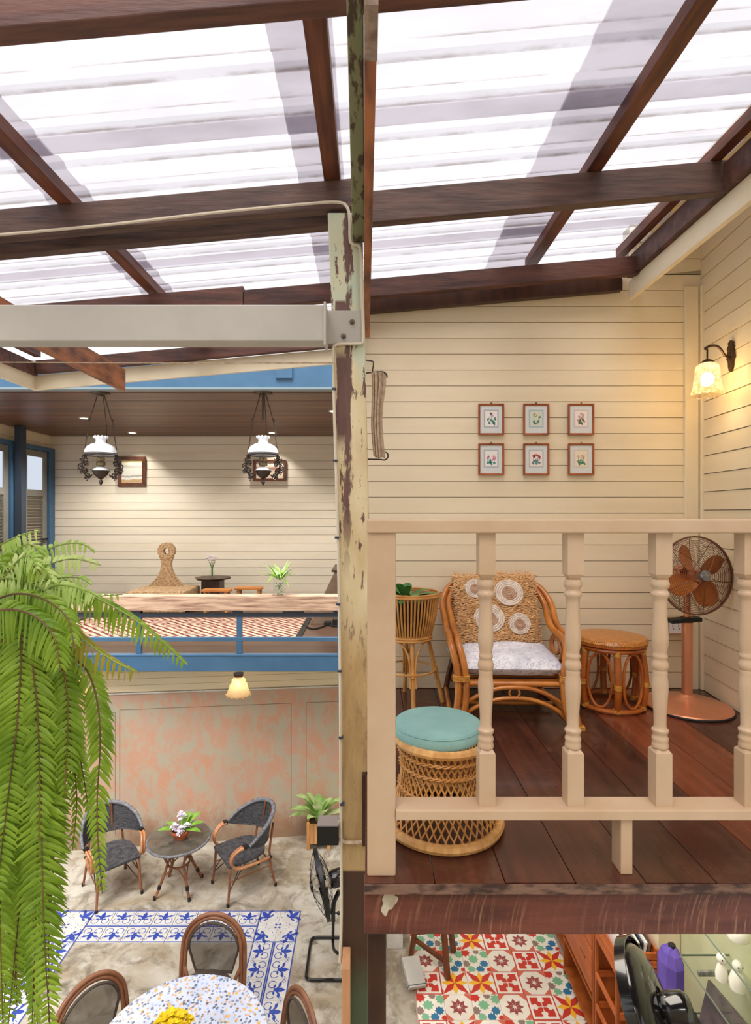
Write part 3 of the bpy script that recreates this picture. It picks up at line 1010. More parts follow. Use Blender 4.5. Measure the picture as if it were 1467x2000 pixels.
def block(b, z0, z1, ch, top):
    """square block whose end is chamfered to the turning"""
    h = hw
    i = hw - 0.012
    if top:
        b.hexa([(-h, -h, z0 + ch), (h, -h, z0 + ch), (h, h, z0 + ch), (-h, h, z0 + ch)], [(-h, -h, z1), (h, -h, z1), (h, h, z1), (-h, h, z1)])
        b.hexa([(-i, -i, z0), (i, -i, z0), (i, i, z0), (-i, i, z0)], [(-h, -h, z0 + ch), (h, -h, z0 + ch), (h, h, z0 + ch), (-h, h, z0 + ch)])
    else:
        b.hexa([(-h, -h, z0), (h, -h, z0), (h, h, z0), (-h, h, z0)], [(-h, -h, z1 - ch), (h, -h, z1 - ch), (h, h, z1 - ch), (-h, h, z1 - ch)])
        b.hexa([(-h, -h, z1 - ch), (h, -h, z1 - ch), (h, h, z1 - ch), (-h, h, z1 - ch)], [(-i, -i, z1), (i, -i, z1), (i, i, z1), (-i, i, z1)])


block(b, zz(1132), 1.037, 0.018, True)
block(b, 0.203, zz(1456), 0.016, False)
bal = b.mesh('baluster', RAILP, True)
for i in range(5):
    link('baluster', bal, RL, (0.361 + 0.2685 * i, 1.672, 0))

# ------------------------------------------------------------------ courtyard floor, border tiles, shop tiles
FL = struct('floor')
MB().box(-6, 3.2, -1.5, 7.2, -0.12, 0).build('slab', CONCRETE, FL)
TW = lin
T_WHITE = mat('tile_white', (206, 204, 200), (194, 190, 184), rough=0.4, scale=9, rand=0.03)
T_BLUE = mat('tile_blue', (38, 62, 150), (50, 76, 162), rough=0.4, scale=12)
T_RED = mat('tile_red', (200, 48, 42), (190, 58, 46), rough=0.35, scale=9)
T_CORAL = mat('tile_coral', (206, 100, 78), rough=0.35)
T_MAROON = mat('tile_maroon', (150, 70, 70), rough=0.35)
T_YELLOW = mat('tile_yellow', (238, 178, 52), rough=0.35)
T_GREEN = mat('tile_green', (122, 176, 138), rough=0.35)
T_TEALB = mat('tile_teal_blue', (48, 112, 152), rough=0.35)
T_TAUPE = mat('tile_taupe', (140, 118, 108), rough=0.35)
T_CREAM = mat('tile_cream', (236, 228, 216), (226, 216, 202), rough=0.35, scale=9, rand=0.02)
HZ_ = 0.0065


def flat(b, slot, pts, z=HZ_):
    b.slot(slot)
    b.poly([(x, y, z) for x, y in pts])


def rotp(pts, a, c=(0, 0)):
    ca, sa = cos(a), sin(a)
    return [(c[0] + x * ca - y * sa, c[1] + x * sa + y * ca) for x, y in pts]


def tile_base(s, th=0.006):
    b = MB()
    h = s / 2 - 0.0003
    b.hexa([(-h, -h, -0.002), (h, -h, -0.002), (h, h, -0.002), (-h, h, -0.002)], [(-h + .0008, -h + .0008, th), (h - .0008, -h + .0008, th), (h - .0008, h - .0008, th), (-h + .0008, h - .0008, th)])
    return b


def arc(b, slot, c, r, w_, a0, a1, n=10):
    o_ = [(c[0] + (r + w_ / 2) * cos(a0 + (a1 - a0) * i / n), c[1] + (r + w_ / 2) * sin(a0 + (a1 - a0) * i / n)) for i in range(n + 1)]
    i_ = [(c[0] + (r - w_ / 2) * cos(a0 + (a1 - a0) * i / n), c[1] + (r - w_ / 2) * sin(a0 + (a1 - a0) * i / n)) for i in range(n + 1)]
    b.slot(slot)
    for i in range(n):
        b.poly([(o_[i][0], o_[i][1], HZ_), (o_[i + 1][0], o_[i + 1][1], HZ_), (i_[i + 1][0], i_[i + 1][1], HZ_), (i_[i][0], i_[i][1], HZ_)])


PALM = [[(-.012, -.03), (.012, -.03), (.018, .0), (.016, .03), (0, .056), (-.016, .03), (-.018, 0)],
        [(.008, -.02), (.03, .0), (.056, .0), (.07, .018), (.044, .022), (.022, .012)],
        [(-.008, -.02), (-.022, .012), (-.044, .022), (-.07, .018), (-.056, .0), (-.03, .0)],
        [(.004, -.03), (.03, -.036), (.048, -.024), (.03, -.018)], [(-.004, -.03), (-.03, -.018), (-.048, -.024), (-.03, -.036)]]


def border_tile(s):
    """palmette facing +y, scroll under it, blue line along the outer (+y) edge and a double line on -y"""
    b = tile_base(s)
    h = s / 2 - .0003
    flat(b, 1, [(-h, h - .011), (h, h - .011), (h, h - .001), (-h, h - .001)])
    flat(b, 1, [(-h, -h + .002), (h, -h + .002), (h, -h + .013), (-h, -h + .013)])
    for P in PALM:
        flat(b, 1, [(x * 1.1, y * 1.1 + 0.016) for x, y in P])
    for sx in (-1, 1):
        arc(b, 1, (sx * 0.048, -0.034), 0.032, 0.0065, radians(150) if sx > 0 else radians(30), radians(420) if sx > 0 else radians(-240), 12)
        for dx, dy in ((0, 0), (.012, .012), (-.012, .012), (0, .024)):
            c = (sx * 0.080 + dx * 0.9, 0.040 + dy)
            flat(b, 1, [(c[0] - .0055, c[1]), (c[0], c[1] - .0055), (c[0] + .0055, c[1]), (c[0], c[1] + .0055)])
    return b.mesh('border_tile', [T_WHITE, T_BLUE])


def corner_tile(s):
    b = tile_base(s)
    h = s / 2
    flat(b, 1, [(-h, h - .011), (h, h - .011), (h, h - .001), (-h, h - .001)])
    flat(b, 1, [(h - .011, -h), (h - .001, -h), (h - .001, h - .011), (h - .011, h - .011)])
    for P in PALM:
        flat(b, 1, rotp([(x * 1.3, y * 1.3) for x, y in P], -pi / 4, (.030, .030)))
    arc(b, 1, (-.03, .05), .03, .006, radians(-60), radians(150))
    arc(b, 1, (.05, -.03), .03, .006, radians(-60), radians(150))
    flat(b, 1, [(-h + .004, -h + .018), (-h + .018, -h + .004), (-h + .03, -h + .02), (-h + .02, -h + .03)])
    for c in ((-.06, -.02), (-.02, -.06), (-.074, .01), (.01, -.074)):
        flat(b, 1, [(c[0] - .006, c[1]), (c[0], c[1] - .006), (c[0] + .006, c[1]), (c[0], c[1] + .006)])
    return b.mesh('corner_tile', [T_WHITE, T_BLUE])


BT = border_tile(0.19)
CT = corner_tile(0.19)
bx0, bx1, by1 = -2.97, -0.642, 5.163       # outer corners of the border


def put_tile(me, x, y, rz):
    return link('tile', me, FL, (x, y, 0.001), (0, 0, rz))


s = 0.19
xin0, xin1 = bx0 + 2 * s, bx1 - 2 * s
nx = round((xin1 - xin0) / s)
sx = (xin1 - xin0) / nx
for i in range(nx):
    put_tile(BT, xin0 + sx * (i + .5), by1 - s / 2, 0)
    put_tile(BT, xin0 + sx * (i + .5), by1 - s * 1.5, pi)
for cx, rz in ((bx0 + s, 0), (bx1 - s, 0)):
    for k in range(4):
        a = k * pi / 2
        dx, dy = rotp([(s / 2, s / 2)], a)[0]
        put_tile(CT, cx + dx, by1 - s + dy, a)
for i in range(9):
    y = by1 - 2 * s - s * (i + .5)
    put_tile(BT, bx1 - s / 2, y, -pi / 2)
    put_tile(BT, bx1 - s * 1.5, y, pi / 2)
    put_tile(BT, bx0 + s * 1.5, y, -pi / 2)
    put_tile(BT, bx0 + s / 2, y, pi / 2)

SF = struct('floor_shop', (0.37, 0, 0.012))
MB().box(-0.008, 1.75, 3.0, 5.4, -0.011, -0.003).build('mortar_bed', mat('grout', (176, 150, 136), rough=0.8), SF)
ts = 0.2135


def star8(b, slot, R, r, w_, n=8, off=0.0):
    for k in range(n):
        a = off + 2 * pi * k / n
        flat(b, slot, rotp([(r, 0), ((R + r) * .5, w_), (R, 0), ((R + r) * .5, -w_)], a))


def tile_A():
    b = tile_base(ts)
    h = ts / 2 - .001
    c = 0.055
    for k in range(4):
        flat(b, 1, rotp([(h, h), (h - c, h), (h, h - c)], k * pi / 2))
    star8(b, 2, 0.072, 0.008, 0.017)
    return b.mesh('octagon_star_tile', [T_CREAM, T_CORAL, T_MAROON])


def tile_B():
    b = tile_base(ts)
    h = ts / 2 - .001
    for k in range(4):
        flat(b, 1, rotp([(-h, h - .008), (h, h - .008), (h, h), (-h, h)], k * pi / 2))
        for m_ in (-1, 1):
            pass
    q = 0.080
    for k in range(4):
        P = [(q, q), (q, .022)] + [(q - .018 + .018 * cos(a) * 0 - .022 * sin(a), .0 + .022 * cos(a)) for a in (0.3, 0.8)]
        P = [(q, q), (.020, q), (.017, q - .012), (.026, q - .022), (.022, q - .036), (.004, q - .044), (.002, .012), (.004, .004), (.012, .002), (q - .044, .004), (q - .036, .022), (q - .022, .026), (q - .012, .017), (q, .020)]
        flat(b, 1, rotp(P, k * pi / 2))
    return b.mesh('red_scroll_tile', [T_CREAM, T_RED])


def tile_C():
    b = tile_base(ts)
    h = ts / 2 - .001
    for k in range(4):
        a = k * pi / 2
        flat(b, 1, rotp([(0, 0), (.060, .022), (h, h), (.022, .060)], a))
        flat(b, 2, rotp([(0, 0), (.060, -.022), (h, .0), (.060, .022)], a))
        flat(b, 3, rotp([(h, h - .004), (h, h - .05), (h - .014, h - .03)], a))
    return b.mesh('pinwheel_star_tile', [T_CREAM, T_RED, T_YELLOW, T_CORAL])


def tile_D():
    b = tile_base(ts)
    h = ts / 2 - .001

    def blob(c, R, slot, n=8):
        P = []
        for i in range(n * 2):
            a = pi * i / n
            r = R if i % 2 == 0 else R * 0.72
            P.append((max(-h, min(h, c[0] + r * cos(a))), max(-h, min(h, c[1] + r * sin(a)))))
        flat(b, slot, P)
    blob((-.020, .016), .046, 1)
    blob((.062, -.030), .038, 2)
    blob((.022, -.084), .038, 2)
    blob((.082, .066), .044, 1)
    blob((-.088, -.03), .038, 3)
    blob((-.078, .082), .044, 4)
    blob((.018, .094), .030, 3)
    blob((-.050, -.084), .036, 1)
    blob((.094, -.092), .026, 4)
    return b.mesh('rosette_tile', [T_CREAM, T_GREEN, T_TEALB, T_TAUPE, T_RED])


TT = {'A': tile_A(), 'B': tile_B(), 'C': tile_C(), 'D': tile_D()}
rows = ["BCADBC", "DADABC", "BCCBAD", "ADDABC", "DDCBAD", "CADBDA", "ADBACD", "BCDADB"]
for r, row in enumerate(rows):
    for c_, k in enumerate(row):
        link('tile', TT[k], SF, (ts * (c_ + .5), 4.04 - ts + ts * (r + .5), 0))

# ------------------------------------------------------------------ courtyard end wall, gallery above it
WC = struct('wall_courtyard', (-4.3, 5.979, 0), math.atan(0.1115))
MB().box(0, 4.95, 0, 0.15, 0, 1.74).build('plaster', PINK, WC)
GROOVE = mat('scored_line', (122, 104, 92), rough=0.9)
b = MB()


def pwx(px, d):
    return ((px - CX) / F * d + 4.3) / cos(math.atan(.1115))


def score(pa, pb):
    b.tube([pa, pb], 0.003, 4)


gx = [pwx(146, 6.08), pwx(222, 6.10), pwx(232, 6.12), pwx(569, 6.37), pwx(598, 6.38), pwx(690, 6.44)]
for x in gx[2:5]:
    score((x, 0.0, 0.15), (x, 0, 1.56))
score((gx[2], 0, 1.56), (gx[3], 0, 1.56))
score((gx[4], 0, 1.56), (gx[5], 0, 1.56))
score((gx[0], 0, 1.53), (gx[1], 0, 1.53))
score((gx[1], 0, 0.15), (gx[1], 0, 1.53))
b.build('scored_panel_line', GROOVE, WC)
MB().box(0, 4.95, -0.012, 0.0, 1.735, 1.75).build('ledge', WHITEWASH, WC)
boards(WC, 0, 4.95, 1.755, 2.2, 0.075, CREAM, th=-0.02)
MB().box(0, 4.95, 0.025, 0.12, 1.74, 2.2).build('wall_core', CREAM_TRIM, WC)

WL = struct('wall_left', (-4.12, 1.2, 0), radians(90))
MB().box(0, 4.95, 0, 0.12, 0, 2.06).build('plaster', BLUE, WL)
b = MB()
for i in range(24):
    b.box(i * 0.2 + .004, i * 0.2 + .196, -0.014, 0.0, 0.05, 2.0)
b.build('blue_cladding', BLUE, WL)

GZ = 2.25
FG = struct('floor_gallery', (0, 0, GZ))
for i in range(12):
    MB().box(-5.6, 1.4, 5.96 + i * .3, 5.96 + i * .3 + .297, -.03, 0).build('plank', DARKFLOOR, FG)
MB().box(-5.6, 1.4, 6.0, 9.6, -0.17, -.031).build('underside', CREAM_TRIM, FG)
T3 = struct('trim_3')
MB().box(-5.7, 1.4, 5.90, 5.958, GZ - 0.185, GZ - 0.018).build('floor_edge_beam', BLUE, T3, bev=0.004)
MB().box(-5.7, 1.4, 5.897, 5.963, GZ - 0.022, GZ + 0.0).build('edge_flange', BLUE, T3, bev=0.003)
MB().box(-0.33, -0.30, 5.90, 5.96, 1.72, GZ - 0.185).build('stub_post', BLUE, T3)
T4 = struct('trim_4')
GC = 5.136
MB().box(-5.7, 1.4, 5.86, 5.95, GC, GC + 0.27).build('eave_beam', BLUE, T4, bev=0.005)
MB().box(-5.7, 1.4, 5.852, 5.958, GC - 0.012, GC + 0.012).build('eave_flange', mat('pale_blue_grey', (120, 138, 146), rough=0.5), T4)
MB().box(-1.0, -0.82, 5.83, 5.95, GC + 0.10, GC + 0.36).build('eave_strap', BLUE, T4, bev=0.004)
MB().box(-2.2, -1.02, 5.95, 6.3, GC + 0.20, GC + 0.33).build('gutter', WHITEWASH, T4)
MB().box(-0.80, 0.4, 5.95, 6.3, GC + 0.20, GC + 0.31).build('gutter', WHITEWASH, T4)
MB().box(-0.80, 0.4, 6.3, 6.4, GC + 0.34, GC + 0.42).build('far_roof_edge', BLUE, T4)
CG = struct('ceiling_gallery', (0, 0, GC))
y = 5.95
while y < 9.6:
    pwid = 0.146
    MB().box(-5.62, 1.4, y + .003, y + pwid - .0025, random.uniform(0, .004), 0.016).build('plank', CEILWOOD, CG)
    y += pwid
MB().box(-5.62, 1.4, 5.95, 9.6, 0.016, 0.05).build('backing', DARKWOOD, CG)
MB().box(-5.62, 1.4, 5.95, 9.6, 0.27, 0.33).build('roof_deck', GREYTOP, CG)
WG = struct('wall_gallery_back', (0, 9.52, 0))
boards(WG, -5.6, 1.4, GZ, GC, 0.1435, CREAM_PALE, lip=0.002, gap=0.006)
MB().box(-5.6, 1.4, 0, 0.1, GZ, GC).build('wall_core', GROOVE_SHADE, WG)
WGL = struct('wall_gallery_left', (-5.6, 5.95, 0), radians(90))
boards(WGL, 0, 3.57, GZ, GC, 0.1435, CREAM, lip=0.006, gap=0.004)
MB().box(0, 3.57, 0, 0.1, GZ, GC).build('wall_core', CREAM_TRIM, WGL)
WGR = struct('wall_gallery_right', (1.4, 9.52, 0), radians(-90))
boards(WGR, 0, 3.57, GZ, GC, 0.1435, CREAM, lip=0.006, gap=0.004)
MB().box(0, 3.57, 0, 0.1, GZ, GC).build('wall_core', CREAM_TRIM, WGR)


def gallery_door(name, y0, y1):
    """louvred grey door leaf with a glazed top in a blue frame, on the left gallery wall"""
    D = struct(name, (-5.6, 0, 0))
    z0, z1 = GZ, 4.90
    fr = MB()
    fr.box(0.0, 0.11, y1 - 0.16, y1, z0, z1).box(0.0, 0.11, y0, y0 + 0.16, z0, z1).box(0.0, 0.11, y0 + .16, y1 - .16, z1 - 0.07, z1)
    fr.build('door_frame', BLUE, D, bev=0.004)
    a, bb = y0 + 0.165, y1 - 0.165
    lf = MB()
    st = 0.11
    lf.box(0.03, 0.07, a, a + st, z0 + .01, z1 - .075).box(0.03, 0.07, bb - st, bb, z0 + .01, z1 - .075)
    for p, q in ((z0 + .01, z0 + .2), (3.05, 3.2), (4.06, 4.17), (4.72, z1 - .075)):
        lf.box(0.03, 0.07, a + st, bb - st, p, q)
    leaf = lf.build('door_leaf', DOORGREY, D, bev=0.003)
    MB().box(0.04, 0.05, a + st, bb - st, 4.17, 4.72).build('pane', WINDOWGLOW, leaf)
    for p, q in ((z0 + .2, 3.05), (3.2, 4.06)):
        z = p + .02
        while z < q - .02:
            sl = MB().hexa([(.028, a + st, z), (.034, a + st, z), (.060, a + st, z + .03), (.054, a + st, z + .034)], [(.028, bb - st, z), (.034, bb - st, z), (.060, bb - st, z + .03), (.054, bb - st, z + .034)])
            sl.build('slat', DOORGREY, leaf)
            z += 0.05
    hb = MB()
    hb.bar((.10, bb - .18, 3.34), (.10, bb - .05, 3.34), .02, .03)
    hb.bar((.06, bb - .06, 3.34), (.11, bb - .06, 3.34), .03, .03)
    hb.build('handle', BLACKSATIN, leaf)


gallery_door('door_1', 8.52, 9.50)
gallery_door('door_2', 7.50, 8.50)
o = MB().box(-5.47, -5.36, 8.38, 8.50, GZ, GC).build('slate_column', SLATE, None, bev=0.004)
tag(o, 'dark slate painted square column in front of the louvred gallery doors', 'column')

# gallery railing
GR = thing('gallery_railing', 'blue steel gallery railing with a thick bleached timber top', 'railing', (0, 5.93, GZ))
MB().box(-5.4, -0.26, -0.04, 0.14, 0.475, 0.635).build('timber_rail', WOODRAIL, GR, bev=0.006)
MB().box(-0.26, 0.5, -0.041, 0.14, 0.473, 0.633).build('timber_rail', WOODORANGE, GR, bev=0.006)
MB().box(-5.4, 0.5, 0.0, 0.05, 0.40, 0.442).build('top_bar', SLATE, GR, bev=0.003)
MB().box(-5.4, 0.5, 0.0, 0.05, 0.135, 0.178).build('lower_bar', BLUE, GR, bev=0.003)
for px in (-62, 76, 270, 467, 664):
    x = (px - CX) / F * 5.93
    MB().box(x - 0.028, x + 0.028, 0.002, 0.048, 0.0, 0.475).build('post', BLUE, GR, bev=0.003)
    MB().prism([(x - .10, .475), (x + .028, .475), (x + .028, .442), (x - .03, .43)], -0.002, 0.05).build('gusset', SLATE, GR)

# rug
o = MB().box(-1.75, 1.42, -0.66, 0.66, 0.0, 0.012).build('rug', RUG, None, loc=(-2.32, 7.23, GZ))
tag(o, 'cream and dark red diamond patterned rug on the gallery floor', 'rug')
MB().box(1.42, 1.49, -0.66, 0.66, 0.0, 0.014).build('border', BLACKSATIN, o)
MB().box(-1.82, -1.75, -0.66, 0.66, 0.0, 0.014).build('border', BLACKSATIN, o)

# woven keyhole-backed floor chair
d = 8.5
WCx = (311 - CX) / F * d
WCH = thing('woven_chair', 'low woven seagrass chair with a tall keyhole back', 'chair', (WCx, d, GZ))
k = d / F
zy = lambda y: E - (y - 1000) * k - GZ
out = [(-46, 1160), (-30, 1145), (-17, 1128), (-11, 1112), (-10, 1100), (-15, 1090), (-17.5, 1080), (-15, 1069), (-8, 1063), (0, 1061)]
outl = [(x * k, zy(y)) for x, y in out] + [(-x * k, zy(y)) for x, y in reversed(out[:-1])]
hole = [(0, 1088), (-3, 1083), (-5, 1078), (-4.5, 1074), (0, 1071)]
holel = [(x * k, zy(y)) for x, y in hole] + [(-x * k, zy(y)) for x, y in reversed(hole[1:-1])]
b = MB()
nout = [v for v in catmull([(x, 0, z) for x, z in outl], 3)]
# strips from outline to the hole (upper part), plain strips below it
zc = zy(1079)
R = 36
ringO = []; ringI = []
for i in range(R):
    a = 2 * pi * i / R
    dx, dz = cos(a), sin(a)
    ro = 17 * k if dz > -0.35 else 16 * k
    ri = 5.2 * k * 1.0
    ringO.append((ro * dx, zc + ro * dz * 1.02)); ringI.append((ri * dx, zc + ri * dz * 1.25))
t_ = 0.045
for i in range(R):
    j = (i + 1) % R
    b.hexa([(ringI[i][0], -t_, ringI[i][1]), (ringO[i][0], -t_, ringO[i][1]), (ringO[i][0], t_, ringO[i][1]), (ringI[i][0], t_, ringI[i][1])],
           [(ringI[j][0], -t_, ringI[j][1]), (ringO[j][0], -t_, ringO[j][1]), (ringO[j][0], t_, ringO[j][1]), (ringI[j][0], t_, ringI[j][1])])
st = [(14.5, 1090), (11.5, 1095), (9.5, 1102), (9.5, 1110), (12, 1120), (17, 1130), (26, 1141), (38, 1152), (46, 1162), (46, 1180)]
t_ = 0.041
for (w0, y0), (w1, y1) in zip(st, st[1:]):
    b.hexa([(-w0 * k, -t_, zy(y0)), (w0 * k, -t_, zy(y0)), (w0 * k, t_, zy(y0)), (-w0 * k, t_, zy(y0))], [(-w1 * k, -t_, zy(y1)), (w1 * k, -t_, zy(y1)), (w1 * k, t_, zy(y1)), (-w1 * k, t_, zy(y1))])
b.xf(Matrix.Translation((0, 0.32, 0)))
b.build('backrest', SEAGRASS, WCH)
MB().box(-0.37, 0.52, -0.38, 0.40, 0.04, 0.355).build('seat', SEAGRASS, WCH, bev=0.03)
b = MB()
for i in range(5):
    b.tube([(-0.38, -0.392, 0.07 + i * .06), (0.53, -0.392, 0.07 + i * .06)], 0.022, 6)
b.build('woven_edge', SEAGRASS, WCH, kind='stuff')
MB().box(-0.33, 0.48, -0.34, 0.36, 0.0, 0.045).build('base', DARKWOOD, WCH)

# side table with a vase of lilac blooms
d = 8.95
ST = thing('side_table', 'dark octagonal side table on a box pedestal by the gallery wall', 'table', ((416 - CX) / F * d, d, GZ))
MB().lathe([(0.27, 0.445), (0.30, 0.465), (0.30, 0.475)], 8).build('tabletop', DARKWOOD, ST)
MB().box(-0.15, 0.15, -0.15, 0.15, 0.0, 0.446).build('pedestal', DARKWOOD, ST, bev=0.01)
MB().box(-0.2, 0.2, -0.2, 0.2, 0.0, 0.03).build('foot', DARKWOOD, ST, bev=0.008)
V = thing('flower_vase', 'small glass vase of lilac flowers on the dark side table', 'vase', ((415 - CX) / F * d, d - .02, GZ + 0.4755))
MB().lathe([(0.001, 0.0), (0.045, 0.0), (0.05, 0.04), (0.04, 0.1), (0.022, 0.14), (0.028, 0.17), (0.030, 0.185)], 16, closed=False).build('glass_body', GLASS, V, smooth=True)
b = MB()
for i in range(6):
    a = i * 1.05
    b.tube([(0.01 * cos(a), 0.01 * sin(a), 0.02), (0.01 * cos(a), .01 * sin(a), .16), (0.05 * cos(a), .05 * sin(a), .26)], 0.004, 5)
b.build('stems', DEEPLEAF, V)
for i in range(7):
    a = i * 0.9
    r = 0.07 if i else 0
    c = (r * cos(a), r * sin(a), 0.27 + 0.03 * (i % 3))
    f = MB()
    for j in range(9):
        bb = j * 0.7
        f.leaf(c, (cos(bb), sin(bb), 0.55), (0, 0, 1), 0.075, 0.036, 0.2, 3)
    f.build('bloom', LILAC, V)


def gallery_stool(px, d, label):
    S = thing('low_stool', label, 'stool', ((px - CX) / F * d, d, GZ), 0, 'low wooden stools on the gallery')
    MB().prism([(-.215, -.12), (.215, -.12), (.225, 0), (.20, .12), (-.20, .12), (-.225, 0)], 0.33, 0.362, 'z').build('seat', WOODORANGE, S, bev=0.006)
    for sx in (-1, 1):
        for sy in (-1, 1):
            MB().box(sx * .16 - .02, sx * .16 + .02, sy * .08 - .018, sy * .08 + .018, 0, 0.33).build('leg', PLANTERWOOD, S, bev=0.003)
        MB().box(sx * .16 - .012, sx * .16 + .012, -.062, .062, .27, .30).build('rail', PLANTERWOOD, S)
    return S


gallery_stool(424, 8.35, 'low orange-topped wooden stool in front of the dark side table')
gallery_stool(487, 8.62, 'low wooden stool between the side table and the leafy glass vase')

# leafy glass vase standing on the timber rail
V = thing('leafy_vase', 'clear glass vase of arching green leaves on the timber railing', 'vase', ((546 - CX) / F * 5.98, 5.98, GZ + 0.6355))
MB().lathe([(0.001, 0.0), (0.045, 0.0), (0.062, 0.06), (0.066, 0.12), (0.062, 0.16), (0.075, 0.195), (0.086, 0.205)], 18, closed=False).build('glass_body', GLASS, V, smooth=True)
b = MB()
random.seed(3)
for i in range(60):
    a = random.uniform(0, 6.28); r = 0.048 * math.sqrt(random.random()); z = random.uniform(.01, .13)
    b.leaf((r * cos(a), r * sin(a), z), (random.uniform(-1, 1), random.uniform(-1, 1), random.uniform(-.6, .6)), (0, 0, 1), .03, .014, .1, 2)
b.build('submerged_roots', DEEPLEAF, V, kind='stuff')
for i in range(38):
    a = i * 2.4
    el = random.uniform(0.35, 1.8)
    f = MB()
    f.leaf((0.02 * cos(a), 0.02 * sin(a), 0.17), (cos(a), sin(a), el * 1.3), (0, 0, 1), random.uniform(.22, .33), 0.026, 0.55 / (0.5 + el), 6)
    f.build('leaf', [BRIGHTLEAF, VARIEG][i % 3 == 0], V, smooth=True)

# leaning brown panel, floor cable
d = 7.9
o = MB().hexa([(-0.0, -.4, 0), (.6, -.4, 0), (.6, .4, 0), (0, .4, 0)], [(0.34, -.4, .72), (.6, -.4, .72), (.6, .4, .72), (.34, .4, .72)]).build('slanted_chest', mat('taupe_wood', (132, 110, 92), (112, 92, 76), rough=0.45, scale=5), None, bev=0.006, loc=((611 - CX) / F * d, d, GZ))
tag(o, 'brown slant-sided wooden chest at the right end of the gallery', 'chest')
MB().box(.30, .62, -.42, .42, .72, .75).build('lid', DARKWOOD, o, bev=0.004)
P = [at(592, 1223, 7.4), at(610, 1229, 7.15), at(628, 1226, 7.25), at(640, 1220, 7.4), at(652, 1224, 7.3), at(668, 1222, 7.35)]
P = [(p.x, p.y, GZ + 0.012) for p in P]
o = MB().tube(catmull(P, 6), 0.012, 6).build('floor_cable', BLACKSATIN, None, smooth=True)
tag(o, 'black power cable lying on the gallery floor beside the rug', 'cable')
MB().cbox(P[3][0], P[3][1], GZ + .03, .10, .07, .06).build('plug', BLACKSATIN, o, bev=0.01)
MB().cbox(P[4][0] + .01, P[4][1] + .1, GZ + .045, .07, .05, .09).build('adapter', BLACKSATIN, o, bev=0.008)

o = MB().box(-.15, .15, -.1, .1, 0, .07).build('low_tray', BLACKSATIN, None, loc=((573 - CX) / F * 8.2, 8.2, GZ), bev=0.01)
tag(o, 'flat black tray on the gallery floor below the leafy vase', 'tray')
MB().box(-.13, .13, -.08, .08, .07, .075).build('tray_liner', SLATE, o)

# gallery pictures
def picture(name, label, px0, px1, py0, py1, d, fw, fm, inner, cat='picture', group=None, depth=0.03):
    a = at(px0, py1, d); c = at(px1, py0, d)
    W, H = c.x - a.x, c.z - a.z
    T = thing(name, label, cat, ((a.x + c.x) / 2, d, (a.z + c.z) / 2), 0, group)
    f = MB()
    o_, i_ = [(-W / 2, -H / 2), (W / 2, -H / 2), (W / 2, H / 2), (-W / 2, H / 2)], [(-W / 2 + fw, -H / 2 + fw), (W / 2 - fw, -H / 2 + fw), (W / 2 - fw, H / 2 - fw), (-W / 2 + fw, H / 2 - fw)]
    for i in range(4):
        j = (i + 1) % 4
        f.hexa([(o_[i][0], -depth, o_[i][1]), (o_[j][0], -depth, o_[j][1]), (o_[j][0], 0, o_[j][1]), (o_[i][0], 0, o_[i][1])],
               [(i_[i][0], -depth * .75, i_[i][1]), (i_[j][0], -depth * .75, i_[j][1]), (i_[j][0], 0, i_[j][1]), (i_[i][0], 0, i_[i][1])])
    f.build('frame', fm, T, bev=0.0015)
    MB().box(-W / 2 + fw, W / 2 - fw, -.006, 0, -H / 2 + fw, H / 2 - fw).build('picture_sheet', inner, T)
    return T, W, H


picture('large_picture', 'square dark framed coastal painting under a downlight, near the gallery doors', 231, 285, 892, 950, 9.485, .06, FRAMEDARK,
        m_painting('coast_painting', [(-1, (184, 152, 112)), (-.14, (222, 218, 208)), (-.10, (158, 156, 150)), (-.07, (214, 212, 200)), (.04, (190, 186, 172)), (.10, (228, 220, 196)), (.15, (196, 176, 120))], 4))
picture('large_picture', 'landscape-format brown framed picture behind the right hanging lamp', 495, 559, 898, 940, 9.485, .05, FRAMEDARK,
        m_painting('blossom_painting', [(-1, (214, 196, 176)), (-.05, (196, 172, 152)), (.0, (150, 110, 96)), (.05, (206, 188, 168)), (.09, (222, 208, 190))], 14))

# gallery downlights
for i, (x, y) in enumerate(((-4.05, 7.74), (-3.99, 9.16), (-1.63, 9.16), (-0.46, 7.2))):
    D = thing('downlight', ['recessed ceiling downlight lit, nearest the gallery doors', 'recessed ceiling downlight above the square painting', 'recessed ceiling downlight above the landscape-format picture', 'recessed ceiling downlight beside the peeling post'][i], 'ceiling light', (x, y, GC), 0, 'recessed downlights of the gallery')
    MB().lathe([(0.055, -0.004), (0.075, -0.004), (0.078, 0.0), (0.055, 0.0)], 24, closed=False).build('rim', WHITEGLASS, D, smooth=True)
    MB().lathe([(0.0005, -0.002), (0.054, -0.002)], 20, closed=False).build('lens', SPOTLENS, D)
    sp = lamp('downlight_spot', 'SPOT', (x, y, GC - 0.03), [165, 28, 28, 165][i], (1.0, 0.96, 0.9), spot_size=radians([150, 100, 100, 150][i]), spot_blend=0.5, shadow_soft_size=0.04)
    sp.parent = D
    sp.location = (0, 0, -0.03)

